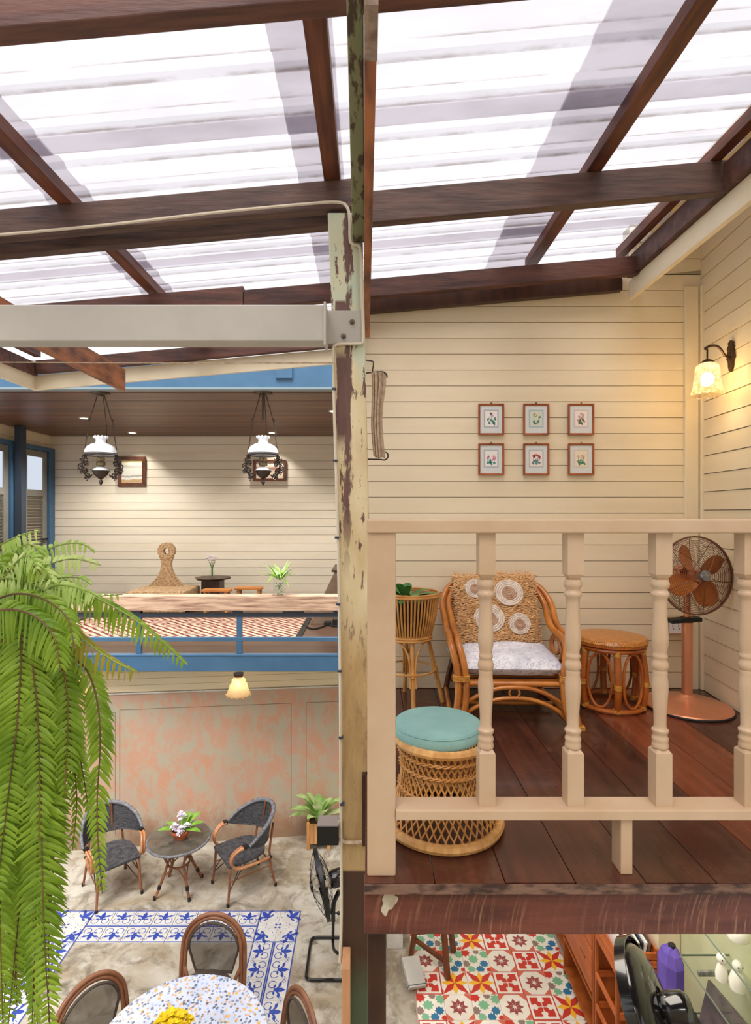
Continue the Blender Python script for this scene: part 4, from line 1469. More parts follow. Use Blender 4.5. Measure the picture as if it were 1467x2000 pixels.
# ------------------------------------------------------------------ hanging oil lamps
def oil_lamp(px, label):
    d = 6.12
    L = thing('hanging_oil_lamp', label, 'hanging lamp', ((px - CX) / F * d, d, GC), 0.35, 'hanging oil lamps of the gallery')
    k = d / F
    z = lambda y: E - (y - 1000) * k - GC
    MB().lathe([(0.001, -0.035), (0.03, -0.035), (0.04, -0.02), (0.10, -0.012), (0.105, 0.0)], 20).build('ceiling_plate', BRONZE, L, smooth=True)
    MB().lathe([(0.16, z(889)), (0.172, z(887)), (0.168, z(880)), (0.145, z(873)), (0.105, z(868)), (0.062, z(866)), (0.052, z(862)), (0.056, z(858)), (0.070, z(853))], 28, closed=False).build('glass_shade', WHITEGLASS, L, smooth=True)
    b = MB()
    for i in range(10):
        a = 2 * pi * i / 10
        b.ball((0.064 * cos(a), 0.064 * sin(a), z(854)), 0.017, 8, 5)
    b.build('crimped_crown', WHITEGLASS, L, smooth=True)
    MB().ring((0, 0, z(889)), 0.170, 0.008, 28, 6).ring((0, 0, z(886)), 0.174, 0.004, 28, 6).build('shade_ring', IRON, L, smooth=True)
    MB().lathe([(0.030, z(893)), (0.030, z(878)), (0.02, z(866))], 14, closed=False).build('chimney', GLASS, L, smooth=True)
    MB().lathe([(0.02, z(893)), (0.042, z(894)), (0.045, z(898)), (0.036, z(901)), (0.048, z(903)), (0.05, z(908)), (0.036, z(911)), (0.042, z(913))][::-1], 18).build('burner', mat('dull_brass', (128, 112, 86), rough=0.4, metal=0.6), L, smooth=True)
    MB().lathe([(0.09, z(920)), (0.088, z(918)), (0.06, z(914)), (0.04, z(912))], 22).build('font', WHITEGLASS, L, smooth=True)
    MB().lathe([(0.012, z(936)), (0.03, z(934)), (0.07, z(928)), (0.095, z(920)), (0.09, z(919))], 18).build('filigree_bowl', IRON, L, smooth=True)
    MB().lathe([(0.001, z(949)), (0.008, z(947)), (0.024, z(942)), (0.018, z(938)), (0.008, z(937)), (0.012, z(935))], 14).build('finial', IRON, L, smooth=True)
    for s in (-1, 1):
        b = MB()
        x = s * 0.165
        def scroll(cx, cz, R, a0, a1, r0=0.0085, yo=0):
            P = []
            for i in range(15):
                t = i / 14
                a = a0 + (a1 - a0) * t
                rr = R * (1 - 0.72 * t)
                P.append((cx + s * rr * cos(a), yo + random.uniform(-.004, .004), cz + rr * sin(a)))
            b.tube(P, [r0 * (1 - .4 * i / 14) for i in range(15)], 5)
        b.tube(catmull([(s * .085, 0, z(927)), (s * .12, 0, z(932)), (s * .165, 0, z(926)), (s * .19, 0, z(914)), (s * .18, 0, z(901)), (s * .162, 0, z(892)), (s * .166, 0, z(884))], 4), 0.008, 6)
        for q in ((.155, 905, .036, 0, 7), (.20, 912, .034, 2, -6), (.165, 920, .032, 1, 8), (.13, 929, .030, -1, 6), (.185, 900, .026, 0, 7), (.16, 893, .024, 1, -5), (.205, 921, .024, 0, 6), (.15, 934, .020, 3, -3)):
            scroll(s * q[0], z(q[1]), q[2], q[3], q[4])
            scroll(s * (q[0] - .006), z(q[1] + 2), q[2] * .8, q[3] + 2, -q[4], .006, .03)
            scroll(s * (q[0] + .004), z(q[1] - 2), q[2] * .8, q[3] + 1, -q[4], .006, -.03)
        b.build('scroll_arm', IRON, L, smooth=True)
        MB().tube([(s * .035, 0, -.02), (s * .115, 0, z(822)), (s * .166, 0, z(884))], 0.0055, 6).build('chain', IRON, L)
        MB().ball((s * .118, 0, z(820)), .014, 8, 6).build('chain_link', IRON, L, smooth=True)
    MB().tube([(0.02, 0.03, -.02), (0.05, .10, z(830)), (0.04, .165, z(884))], 0.004, 6).build('chain', IRON, L)
    MB().lathe([(0.012, -.30), (0.014, -.03)], 8).build('counterweight_rod', IRON, L) if px > 400 else None
    return L


oil_lamp(197, 'left hanging oil lamp, white glass shade and iron scrolls, beside the square painting')
oil_lamp(514, 'right hanging oil lamp, white glass shade and iron scrolls, nearest the peeling post')


def pendant(px, py, d, label):
    p = at(px, py, d)
    L = thing('pendant_lamp', label, 'hanging lamp', (p.x, p.y, GZ - 0.172), 0, 'cream glass pendants under the gallery')
    top = 0.0
    MB().lathe([(0.045, -0.045), (0.05, -0.01), (0.055, top)], 18).build('brass_cap', BRONZE, L, smooth=True)
    sh = MB()
    pr = [(0.05, -0.03), (0.055, -0.055), (0.072, -0.066), (0.072, -0.10), (0.088, -0.11), (0.098, -0.15), (0.118, -0.20), (0.124, -0.225)]
    sh.lathe(pr, 26, closed=False)
    sh.build('glass_shade', PENDANTGLASS, L, smooth=True)
    b = MB()
    for i in range(13):
        a = 2 * pi * i / 13
        b.ball((0.123 * cos(a), 0.123 * sin(a), -0.226), 0.014, 6, 5)
    b.build('scalloped_rim', PENDANTGLASS, L, smooth=True)
    MB().ball((0, 0, -0.12), 0.032, 12, 8).build('bulb', BULB, L, smooth=True)
    q = lamp('pendant_light', 'POINT', (0, 0, -0.12), 1.2, (1.0, 0.82, 0.55), shadow_soft_size=0.04)
    q.parent = L


pendant(466, 1330, 5.80, 'cream glass bell pendant lamp under the gallery, beside the post')
pendant(148, 1330, 5.80, 'cream glass bell pendant lamp under the gallery, half behind the fern')

# ------------------------------------------------------------------ wall sconce
p = at(1438, 697, 3.05)
SCN = thing('wall_sconce', 'lit bronze wall lamp with a pressed glass bell shade on the right wall', 'wall lamp', (2.028, 3.03, p.z), 0)
pl = [(-.032, -.015), (-.022, .03), (-.030, .045), (-.016, .06), (-.02, .075), (0, .088), (.02, .075), (.016, .06), (.030, .045), (.022, .03), (.032, -.015), (.02, -.03), (.018, -.06), (.01, -.085), (0, -.09), (-.01, -.085), (-.018, -.06), (-.02, -.03)]
MB().prism([(y_, z_) for y_, z_ in pl], -.012, .004, 'x').build('backplate', BRONZE, SCN, bev=0.003)
MB().tube(catmull([(-.005, 0, -.01), (-.04, -.005, .0), (-.065, -.01, .03), (-.09, -.012, .05), (-.12, -.015, .052), (-.15, -.018, .042), (-.155, -.018, .034)], 5), 0.0065, 8).build('arm', BRONZE, SCN, smooth=True)
sx_, sy_ = -.148, -.018
MB().ball((sx_ - .008, sy_, .036), .010, 10, 7).build('arm_knob', BRONZE, SCN, smooth=True)
MB().tube([(sx_, sy_, .034), (sx_, sy_, -.03)], .0045, 8).build('drop_rod', BRONZE, SCN)
MB().lathe([(.008, -.03 + .006), (.03, -.036), (.036, -.046)], 18, (sx_, sy_, 0), closed=False).build('shade_cap', BRONZE, SCN, smooth=True)
MB().lathe([(.034, -.046), (.050, -.054), (.060, -.074), (.066, -.13), (.071, -.180), (.084, -.222), (.087, -.228), (.083, -.226), (.068, -.180), (.063, -.13), (.057, -.076), (.047, -.058), (.034, -.05)], 28, (sx_, sy_, 0), closed=False).build('glass_shade', SCONCEGLASS, SCN, smooth=True)
MB().lathe([(.018, -.085), (.02, -.045)], 12, (sx_, sy_, 0)).build('lamp_holder', SILVER, SCN)
MB().ball((sx_, sy_, -.135), .034, 14, 9, (1, 1, 1.15)).build('bulb', BULB, SCN, smooth=True)
q = lamp('sconce_light', 'POINT', (sx_, sy_, -.135), 13, (1.0, 0.74, 0.40), shadow_soft_size=0.04)
q.parent = SCN

# ------------------------------------------------------------------ six botanical prints
PRINTS = {
    'lilac wild flower': [((206, 178, 200), [(.0, .028), (.008, .022), (-.004, .035)]), ((70, 130, 120), [(-.02, -.005), (-.012, -.025), (.012, -.02), (.024, .0), (.0, -.01), (.02, -.03)])],
    'pale yellow single bloom': [((120, 106, 70), [(-.006, .018), (-.012, .022), (-.002, .024)]), ((214, 214, 160), [(-.006, .020)]), ((90, 130, 112), [(.012, -.018), (.02, .008), (-.004, -.03), (-.012, -.02)])],
    'tall pink spire flower': [((188, 140, 140), [(.0, .03), (-.012, .014), (.012, .02), (-.018, -.012), (.018, -.016), (.006, .004)]), ((94, 110, 84), [(-.006, -.012), (.004, -.028), (.012, -.006), (-.012, -.026)])],
    'pink bell flowers': [((214, 130, 160), [(-.016, .014), (.016, .012), (.024, .002), (-.022, .004), (.012, -.004)]), ((74, 140, 130), [(-.01, -.024), (.002, -.03), (.018, -.028), (-.022, -.026), (-.004, -.014)])],
    'crimson clustered flowers': [((176, 82, 90), [(-.018, .016), (-.008, .02), (.004, .022), (.016, .016), (.022, .006), (-.012, .01)]), ((80, 132, 128), [(-.018, -.026), (.0, -.03), (.018, -.026), (-.008, -.014), (.006, -.016)])],
    'ochre and rose flowers': [((206, 160, 140), [(-.016, .014), (.006, .018), (.018, .01), (.012, .0)]), ((84, 140, 110), [(-.018, -.018), (-.004, -.012), (.01, -.02), (-.01, -.032), (.02, -.03), (.002, -.03)])]}
cols = [(934, 984), (1021.5, 1072), (1109, 1159.5)]
rws = [(789, 850), (866.5, 928)]
for i, (nm, spec) in enumerate(PRINTS.items()):
    (a, bb), (c_, dd) = cols[i % 3], rws[i // 3]
    T, W, H = picture('small_picture', 'small orange-brown framed print of %s on the cream wall' % nm.replace('wild flower', 'wild flowers'), a, bb, c_, dd, 3.378, .0115, FRAMEWOOD, MATBOARD, 'picture', 'six small botanical prints', 0.014)
    prn = MB()
    pw_, ph_ = .046, .056
    ms = [mat('print_border', [(168, 182, 188), (170, 190, 194), (206, 196, 194), (176, 186, 186), (184, 192, 190), (214, 204, 186)][i], rough=0.7), mat('print_paper', [(238, 230, 220), (206, 212, 196), (236, 224, 216), (236, 232, 226), (236, 222, 214), (232, 220, 196)][i], rough=0.7)]
    y0 = -.0063
    prn.add([(-pw_, y0, -ph_ + .004), (pw_, y0, -ph_ + .004), (pw_, y0, ph_ + .004), (-pw_, y0, ph_ + .004)], [(0, 1, 2, 3)])
    prn.slot(1)
    u = .008
    prn.add([(-pw_ + u, y0 - .0002, -ph_ + .004 + u), (pw_ - u, y0 - .0002, -ph_ + .004 + u), (pw_ - u, y0 - .0002, ph_ + .004 - u), (-pw_ + u, y0 - .0002, ph_ + .004 - u)], [(0, 1, 2, 3)])
    for sidx, (cc, spots) in enumerate(spec):
        ms.append(mat('print_ink', cc, rough=0.7))
        prn.slot(2 + sidx)
        for (x, zz_) in spots:
            n = 9
            ph = random.random() * 6
            R = .0085 if sidx == 0 else .0095
            pts = [(x + R * (1 + .45 * sin(3 * (2 * pi * j / n) + ph)) * cos(2 * pi * j / n) * .8, y0 - .0004 - .0001 * sidx, zz_ + .004 + R * (1 + .4 * sin(2 * (2 * pi * j / n) + ph)) * sin(2 * pi * j / n)) for j in range(n)]
            prn.poly(pts)
        if sidx == 1:
            for (x, zz_), (x2, z2) in zip(spec[0][1], spec[1][1]):
                prn.poly([(x - .0012, y0 - .0003, zz_), (x + .0012, y0 - .0003, zz_), (x2 + .0012, y0 - .0003, z2 + .004), (x2 - .0012, y0 - .0003, z2 + .004)])
    prn.build('print', ms, T)
    MB().ball((0, -.008, H / 2 + .004), .005, 8, 6).build('hanging_nail', IRON, T)

# socket
T = thing('wall_socket', 'white double power socket in a beige box low on the cream wall', 'socket', ((1322 - CX) / F * 3.375, 3.378, E - 222 / F * 3.375))
MB().box(-.07, .085, -.03, 0, -.05, .062).build('back_box', RAILP, T, bev=0.004)
MB().box(-.062, .02, -.035, -.03, -.042, .05).build('face_plate', WHITEGLASS, T, bev=0.002)
b = MB()
for x in (-.045, -.01):
    for zz_ in (.0, .014):
        b.box(x, x + .004, -.0365, -.034, zz_, zz_ + .009)
    b.box(x + .004, x + .009, -.0365, -.034, -.016, -.010)
b.build('socket_slots', BLACKSATIN, T)

# ------------------------------------------------------------------ fans
def fan_head(root, M, R, depth, mats, nblade, a0, rings=11, spokes=10, wire=0.0012, bladew=0.42, motor=(0.055, 0.14), rimw=0.014):
    """local head frame: the fan blows along -y, the axis is y; M places it"""
    gm, bm, mm, cm = mats
    A = Matrix.Rotation(radians(90), 4, 'X')           # z of a lathe becomes -y
    for nm, s, dp in (('front_guard', -1, depth * .55), ('rear_guard', 1, depth * .5)):
        g = MB()
        for i in range(1, rings + 1):
            r = R * (0.16 + 0.84 * i / rings)
            g.ring((0, s * dp * (1 - (r / R) ** 2.2), 0), r, wire, 30, 3, 'y')
        for i in range(spokes):
            a = 2 * pi * i / spokes + 0.2
            P = []
            for j in range(7):
                r = R * (0.12 + 0.88 * j / 6)
                P.append((r * cos(a + .25 * j / 6), s * dp * (1 - (r / R) ** 2.2), r * sin(a + .25 * j / 6)))
            g.tube(P, wire * 1.4, 4)
        g.xf(M).build(nm, gm, root)
    r_ = MB()
    prof = [(R - .002, -rimw / 2), (R + .006, -rimw / 2), (R + .006, rimw / 2), (R - .002, rimw / 2), (R - .002, -rimw / 2)]
    r_.lathe(prof, 40, closed=False).xf(A).xf(M).build('guard_rim', gm, root, smooth=True)
    for kx in range(nblade):
        a = a0 + 2 * pi * kx / nblade
        bl = MB()
        n = 8
        vs = []
        for i in range(n + 1):
            t = i / n
            r = R * (0.13 + 0.74 * t)
            wv = R * bladew * (0.38 + 0.62 * sin(pi * (0.12 + 0.70 * t)))
            if t > 0.8:
                wv *= math.sqrt(max(0.0, 1 - ((t - .8) / .21) ** 2))
            for q in (-.5, 0, .5):
                vs.append((r, (-.035 * q * 2) * (1 - .4 * t) + .004, wv * q + wv * .12))
        fs = [(i * 3 + j, i * 3 + j + 1, i * 3 + j + 4, i * 3 + j + 3) for i in range(n) for j in range(2)]
        bl.add(vs, fs)
        bl.add([(x, y + .004, z) for x, y, z in vs], [tuple(reversed(f)) for f in fs])
        bl.xf(Matrix.Rotation(-a, 4, 'Y')).xf(M)
        bl.build('blade', bm, root, smooth=True)
    MB().lathe([(.001, depth * .55 + .012), (R * .13, depth * .55 + .010), (R * .155, depth * .55), (R * .15, depth * .55 - .012)][::-1], 24).xf(A).xf(M).build('hub_cap', cm, root, smooth=True)
    MB().lathe([(.03, -.03), (.034, .02)], 14).xf(A).xf(M).build('spindle', mm, root)
    mr, ml = motor
    MB().lathe([(mr * .35, -depth * .5 - ml), (mr * .8, -depth * .5 - ml + .004), (mr, -depth * .5 - ml + .025), (mr, -depth * .5 - .02), (mr * .9, -depth * .5)], 26).xf(A).xf(M).build('motor_housing', mm, root, smooth=True)


FB = (1335 - CX) / F * 3.06 + .02
CF = thing('copper_fan', 'copper pedestal fan with four orange blades in the deck corner', 'fan', (FB, 3.06, 2.7))
MB().lathe([(.230, 0), (.232, .006), (.228, .012)], 40).build('base_rim', BLACKSATIN, CF, smooth=True)
MB().lathe([(.228, .010), (.223, .018), (.195, .026), (.19, .028), (.10, .042), (.05, .058), (.032, .075)], 40).build('base', COPPER, CF, smooth=True)
MB().lathe([(.028, .06), (.028, .50)], 20).build('lower_pole', COPPER, CF, smooth=True)
MB().lathe([(.018, .49), (.018, .73)], 16).build('upper_pole', COPPER, CF, smooth=True)
MB().lathe([(.032, .48), (.032, .51)], 18).build('height_collar', BRONZE, CF, smooth=True)
MB().hexa([(-.10, -.03, .475), (.06, -.045, .49), (.06, .03, .49), (-.10, .03, .475)], [(-.10, -.03, .497), (.06, -.045, .512), (.06, .03, .512), (-.10, .03, .497)]).build('control_tray', BLACKSATIN, CF, bev=0.002)
HC = Matrix.Translation(((1360 - CX) / F * 3.0 - FB, -.06, E - 124 / F * 3.0 - 2.7)) @ Matrix.Rotation(radians(6), 4, 'Z') @ Matrix.Rotation(radians(-4), 4, 'X')
fan_head(CF, HC, .212, .13, (COPPERWIRE, COPPERBLADE, COPPER, SILVER), 4, radians(22), 20, 10, .0013, .50, (.055, .10))
MB().tube(catmull([(-.06, .07, .74), (-.14, .06, .62), (-.15, .05, .54), (-.08, .03, .49)], 5), .004, 6).build('power_lead', BLACKSATIN, CF, smooth=True)

# ------------------------------------------------------------------ rattan armchair with two cushions
RC = thing('rattan_armchair', 'honey rattan armchair with looped arms on the dark deck', 'armchair', (0.757, 3.045, 2.7), radians(-2))
DARKCANE = mat('dark_rattan', (112, 62, 30), (80, 42, 22), rough=0.3, scale=9)


def cane(pts, r=.0145, m=None, nm='cane_pole', k=6, closed=False):
    return MB().tube(catmull(pts, k) if not closed else pts, r, 9, closed).build(nm, m or RATTAN, RC, smooth=True)


for s in (-1, 1):
    for q in range(2):
        o_ = .040 * q
        cane([(s * (.225 - o_), .305, .67), (s * (.285 - o_), .27, .63), (s * (.322 - o_), .20, .555), (s * (.318 - o_), .10, .475), (s * (.318 - o_), .0, .44), (s * (.318 - o_), -.12, .435),
              (s * (.318 - o_), -.215, .405), (s * (.30 - o_), -.255, .33), (s * (.288 - o_), -.265, .24), (s * (.292 - o_), -.28, .13), (s * (.315 - o_), -.30, .012)], .0185, nm='arm_pole')
    cane([(s * .22, .305, .64), (s * .24, .29, .40), (s * .245, .27, .24), (s * .27, .28, .12), (s * .29, .30, .012)], .017, DARKCANE, 'rear_leg')
    cane([(s * .315, -.30, .014), (s * .31, -.1, .014), (s * .30, .1, .014), (s * .29, .30, .014)], .013, nm='runner')
    b = MB()
    for zc, rr in ((.34, .075), (.36, .045)):
        P = [(s * .285, -.02 + rr * cos(2 * pi * i / 18) * 1.3, zc + rr * sin(2 * pi * i / 18)) for i in range(18)]
        b.tube(P, .009, 7, True)
    b.build('side_loop', RATTAN, RC, smooth=True)
    b = MB()
    for i in range(5):
        b.ring((s * .272, -.265, .235 + i * .006), .042, .004, 14, 5, 'z', .026)
    b.build('cane_binding', WRAP, RC, smooth=True)
    MB().bar((s * .315, -.318, .012), (s * .315, -.28, .012), .05, .024).build('foot_cap', WRAP, RC, bev=0.003)
cane([(-.215, .305, .66), (-.1, .322, .70), (.1, .322, .70), (.215, .305, .66)], .015, nm='back_rail')
b = MB()
for i in range(9):
    x = -.19 + .0475 * i
    b.tube([(x * 1.05, .318, .69), (x, .30, .26)], .006, 6)
b.build('back_spindles', RATTAN, RC, smooth=True)
cane([(-.27, -.25, .215), (.27, -.25, .215)], .015, nm='seat_rail')
cane([(-.24, .28, .235), (.24, .28, .235)], .015, DARKCANE, 'seat_rail')
for s in (-1, 1):
    cane([(s * .27, -.25, .215), (s * .245, .28, .235)], .014, nm='seat_rail')
b = MB()
for i in range(8):
    y = -.2 + .065 * i
    b.tube([(-.262, y, .217), (.262, y, .22)], .006, 6)
b.build('seat_slats', RATTAN, RC)
arcp = lambda h0, h1, w_, y: [(-w_, y, h0), (-w_ * .8, y, h0 + (h1 - h0) * .5), (-w_ * .4, y, h0 + (h1 - h0) * .9), (0, y, h1), (w_ * .4, y, h0 + (h1 - h0) * .9), (w_ * .8, y, h0 + (h1 - h0) * .5), (w_, y, h0)]
cane(arcp(.06, .20, .285, -.262), .011, nm='front_arch')
cane(arcp(.02, .145, .275, -.262), .011, nm='front_arch')
cane([(.026 * cos(2 * pi * i / 16), -.264, .172 + .026 * sin(2 * pi * i / 16)) for i in range(16)], .006, nm='arch_ring', closed=True)
cane([(-.27, .0, .03), (.27, .0, .03)], .012, nm='stretcher')
cane([(-.27, .18, .10), (0.1, .0, .17), (.27, -.10, .20)], .010, DARKCANE, 'cross_brace')

# seat cushion
def pillow(nx, ny, W, D, T, edge=2.6, wob=0.0):
    b = MB()
    for s in (1, -1):
        vs = []
        for i in range(nx + 1):
            for j in range(ny + 1):
                u, v = -1 + 2 * i / nx, -1 + 2 * j / ny
                h = T / 2 * ((1 - abs(u) ** edge) * (1 - abs(v) ** edge)) ** .42
                vs.append((u * W / 2, v * D / 2, s * h + wob * sin(5 * u + 3 * v) * (1 - u * u) * (1 - v * v)))
        fs = []
        for i in range(nx):
            for j in range(ny):
                f = (i * (ny + 1) + j, (i + 1) * (ny + 1) + j, (i + 1) * (ny + 1) + j + 1, i * (ny + 1) + j + 1)
                fs.append(f if s > 0 else f[::-1])
        b.add(vs, fs)
    return b


RM = Matrix.Translation((0.757, 3.045, 2.7)) @ Matrix.Rotation(radians(-2), 4, 'Z')
o = pillow(24, 24, .515, .48, .112, 4.5, .006).build('seat_cushion', TOILE, None, smooth=True)
o.matrix_world = RM @ Matrix.Translation((.012, -.005, .296)) @ Matrix.Rotation(radians(2), 4, 'X')
tag(o, 'thick grey and white toile seat cushion on the rattan armchair', 'cushion')
b = MB()
for s_ in (1,):
    b.tube(catmull([(-.255, .18, .0), (-.29, .16, .01), (-.31, .15, -.005), (-.30, .14, -.02), (-.285, .15, -.01)], 4), .004, 5)
    b.tube(catmull([(-.255, .18, .0), (-.30, .18, .0), (-.31, .17, -.03)], 4), .004, 5)
b.build('tie_bow', TOILE, o, smooth=True)
# straw back cushion with shaggy tufts and white cord rosettes
W_, H_ = .47, .41
bcs = pillow(20, 20, W_, H_, .13, 4).build('shaggy_cushion', SHAGBASE, None, smooth=True)
bcs.matrix_world = RM @ Matrix.Translation((-.012, .175, .522)) @ Matrix.Rotation(radians(72), 4, 'X') @ Matrix.Rotation(radians(1.5), 4, 'Z')
tag(bcs, 'shaggy straw cushion with white cord rosettes leaning on the rattan armchair', 'cushion')
ros = [(-.12, .115, .062), (.075, .085, .085), (-.05, -.062, .088), (.12, -.095, .066)]
surf = lambda x, y: .13 / 2 * max(0.0, (1 - abs(2 * x / W_) ** 4) * (1 - abs(2 * y / H_) ** 4)) ** .42
random.seed(11)
sh = MB()
for i in range(62):
    for j in range(48):
        x = -W_ / 2 + W_ * (i + random.random()) / 62
        y = -H_ / 2 + H_ * (j + random.random()) / 48
        if any((x - a) ** 2 + (y - c) ** 2 < (r * .96) ** 2 for a, c, r in ros):
            continue
        z = surf(x, y)
        a = random.uniform(-.5, .5) + (pi if random.random() < .5 else 0)
        l = random.uniform(.010, .016)
        dx, dy = cos(a) * l, sin(a) * l
        h = random.uniform(.008, .017)
        w2 = .0032
        px_, py_ = -dy / l * w2, dx / l * w2
        P = [(x - dx, y - dy, z + .001), (x, y, z + h), (x + dx, y + dy, z + .002)]
        sh.add([(P[0][0] - px_, P[0][1] - py_, P[0][2]), (P[0][0] + px_, P[0][1] + py_, P[0][2]), (P[1][0] - px_, P[1][1] - py_, P[1][2]), (P[1][0] + px_, P[1][1] + py_, P[1][2]),
                (P[2][0] - px_, P[2][1] - py_, P[2][2]), (P[2][0] + px_, P[2][1] + py_, P[2][2]), (P[1][0], P[1][1], P[1][2] + .003)], [(0, 1, 6), (2, 0, 6), (1, 3, 6), (3, 5, 6), (5, 4, 6), (4, 2, 6)])
for i in range(420):
    t = random.random()
    side = random.randrange(4)
    x, y = [(-W_ / 2, -H_ / 2 + H_ * t), (W_ / 2, -H_ / 2 + H_ * t), (-W_ / 2 + W_ * t, -H_ / 2), (-W_ / 2 + W_ * t, H_ / 2)][side]
    dx, dy = [(-1, 0), (1, 0), (0, -1), (0, 1)][side]
    l = random.uniform(.010, .024)
    z = random.uniform(-.012, .02)
    jx, jy = random.uniform(-.012, .012), random.uniform(-.012, .012)
    sh.tube([(x - dx * .01, y - dy * .01, z), (x + dx * l * .5 + jx * .4, y + dy * l * .5 + jy * .4, z + .004), (x + dx * l + jx, y + dy * l + jy, z)], .0022, 4)
sh.build('shag', SHAG, bcs, kind='stuff')
for a, c, r in ros:
    P = []
    n = 120
    for i in range(n):
        t = i / (n - 1)
        ang = t * 2 * pi * 6.5
        rr = r * (.06 + .94 * t)
        x, y = a + rr * cos(ang), c + rr * sin(ang) * .92
        P.append((x, y, surf(x, y) + .009))
    r1 = MB()
    r1.add([(a + q_ * r * cos(t_) * .97, c + q_ * r * sin(t_) * .9, surf(a + q_ * r * cos(t_), c + q_ * r * sin(t_) * .92) + .0075) for q_ in (.02, .35, .7, 1) for t_ in [2 * pi * i / 20 for i in range(20)]],
           [(k_ * 20 + i, k_ * 20 + (i + 1) % 20, k_ * 20 + 20 + (i + 1) % 20, k_ * 20 + 20 + i) for k_ in range(3) for i in range(20)])
    cut = 56
    r1.slot(1).tube(P[:cut], .0044 * r / .075, 6)
    r1.slot(0).tube(P[cut - 1:], .0052 * r / .075, 6)
    r1.build('rosette', [ROSETTE, ROSETTE_T], bcs, smooth=True)

# ------------------------------------------------------------------ cane stool
CS = thing('cane_stool', 'round amber rattan stool with a woven cane top beside the armchair', 'stool', (1.380, 3.10, 2.7))
MB().lathe([(.178, .355), (.192, .362), (.197, .378), (.188, .394), (.15, .399), (.001, .400)], 40).build('woven_top', CANE, CS, smooth=True)
MB().ring((0, 0, .342), .176, .013, 36, 8).ring((0, 0, .363), .190, .006, 36, 6).build('top_hoop', RATTAN_RED, CS, smooth=True)
MB().ring((0, 0, .016), .172, .014, 36, 8).build('base_hoop', RATTAN_RED, CS, smooth=True)
for i in range(6):
    a = radians(30 + 60 * i - 12)
    c_, s_ = cos(a), sin(a)
    pr = [(.165, .345), (.178, .26), (.186, .18), (.182, .09), (.170, .01)]
    MB().tube(catmull([(r * c_, r * s_, z) for r, z in pr], 4), .019, 9).build('leg', RATTAN_RED, CS, smooth=True)
    for z0, z1, rr in ((.318, .345, .168), (.142, .168, .186), (.012, .036, .170)):
        MB().tube([(rr * c_, rr * s_, z0), ((rr + .001) * c_, (rr + .001) * s_, z1)], .0215, 9).build('cane_binding', WRAP, CS, smooth=True)
    a2 = a + radians(30)
    P = []
    for j in range(22):
        t = 2 * pi * j / 22
        da = .36 * cos(t) * (1.0 if abs(cos(t)) > .2 else 1)
        zz_ = .18 + .148 * (abs(sin(t)) ** .8) * (1 if sin(t) > 0 else -1)
        rr = .168 + .014 * cos((zz_ - .18) / .15 * 1.5)
        P.append((rr * cos(a2 + da), rr * sin(a2 + da), zz_))
    MB().tube(P, .0075, 7, True).build('oval_loop', RATTAN_RED, CS, smooth=True)

# ------------------------------------------------------------------ basket planter on legs
BP = thing('basket_planter', 'pale rattan basket planter on splayed legs behind the newel post', 'planter', (0.235, 3.13, 2.7))
b = MB()
for i in range(52):
    a = 2 * pi * i / 52
    b.tube([(.120 * cos(a), .120 * sin(a), .385), (.150 * cos(a), .150 * sin(a), .50), (.170 * cos(a), .170 * sin(a), .632)], .0056, 6)
b.build('basket_staves', RATTAN_PALE, BP, smooth=True)
MB().ring((0, 0, .626), .173, .0085, 36, 7).ring((0, 0, .638), .172, .0065, 36, 6).build('basket_rim', RATTAN_PALE, BP, smooth=True)
MB().ring((0, 0, .392), .126, .007, 30, 7).ring((0, 0, .378), .126, .008, 30, 7).build('basket_foot_ring', RATTAN_PALE, BP, smooth=True)
MB().lathe([(.001, .40), (.108, .40), (.150, .60), (.150, .585), (.001, .575)], 24, closed=False).build('inner_pot', BLACKSATIN, BP, smooth=True)
for i in range(4):
    a = radians(-90 + 90 * i + 4)
    rb = .165 if i == 0 else .195
    MB().tube([(.105 * cos(a), .105 * sin(a), .385), (rb * cos(a), rb * sin(a), 0.0)], .0125, 8).build('leg', RATTAN_PALE, BP, smooth=True)
    rr = .105 + (rb - .105) * .5
    MB().tube([((rr - .004) * cos(a), (rr - .004) * sin(a), .21), ((rr + .006) * cos(a), (rr + .006) * sin(a), .18)], .0155, 8).build('cane_binding', WRAP, BP, smooth=True)
    for s in (-1, 1):
        a2 = a + s * .12
        a3 = a + s * .7
        MB().tube(catmull([(.155 * cos(a + s * .1), .155 * sin(a + s * .1), .13), (.135 * cos(a2), .135 * sin(a2), .25), (.122 * cos(a + s * .3), .122 * sin(a + s * .3), .33), (.12 * cos(a3), .12 * sin(a3), .375)], 5), .0058, 6).build('brace', RATTAN_PALE, BP, smooth=True)
b = MB()
b.ring((0, 0, .20), .15, .0062, 20, 6)
b.build('stretcher_ring', RATTAN_PALE, BP, smooth=True)
random.seed(5)
for i, (dx, dy, el, L, W2, dr) in enumerate([(-.75, -.25, .9, .24, .075, .6), (-.2, -.9, .5, .20, .06, .5), (.9, -.15, .45, .20, .055, .3), (.55, -.6, .35, .19, .05, .3), (.75, .45, .55, .18, .05, .3), (-.5, .6, .8, .24, .07, .5), (.1, .5, .9, .17, .06, .4), (-.9, .1, .7, .25, .07, .7), (.95, -.35, .5, .22, .05, .45), (.3, -.8, .8, .22, .05, .7), (-.35, -.5, 1.3, .24, .06, .5), (.15, -.2, 1.2, .2, .05, .6)]):
    f = MB()
    f.leaf((dx * .03 - .02, dy * .03, .60), (dx, dy, el), (0, 0, 1), L, W2, dr, 7, .25)
    f.build('leaf', DEEPLEAF, BP, smooth=True)

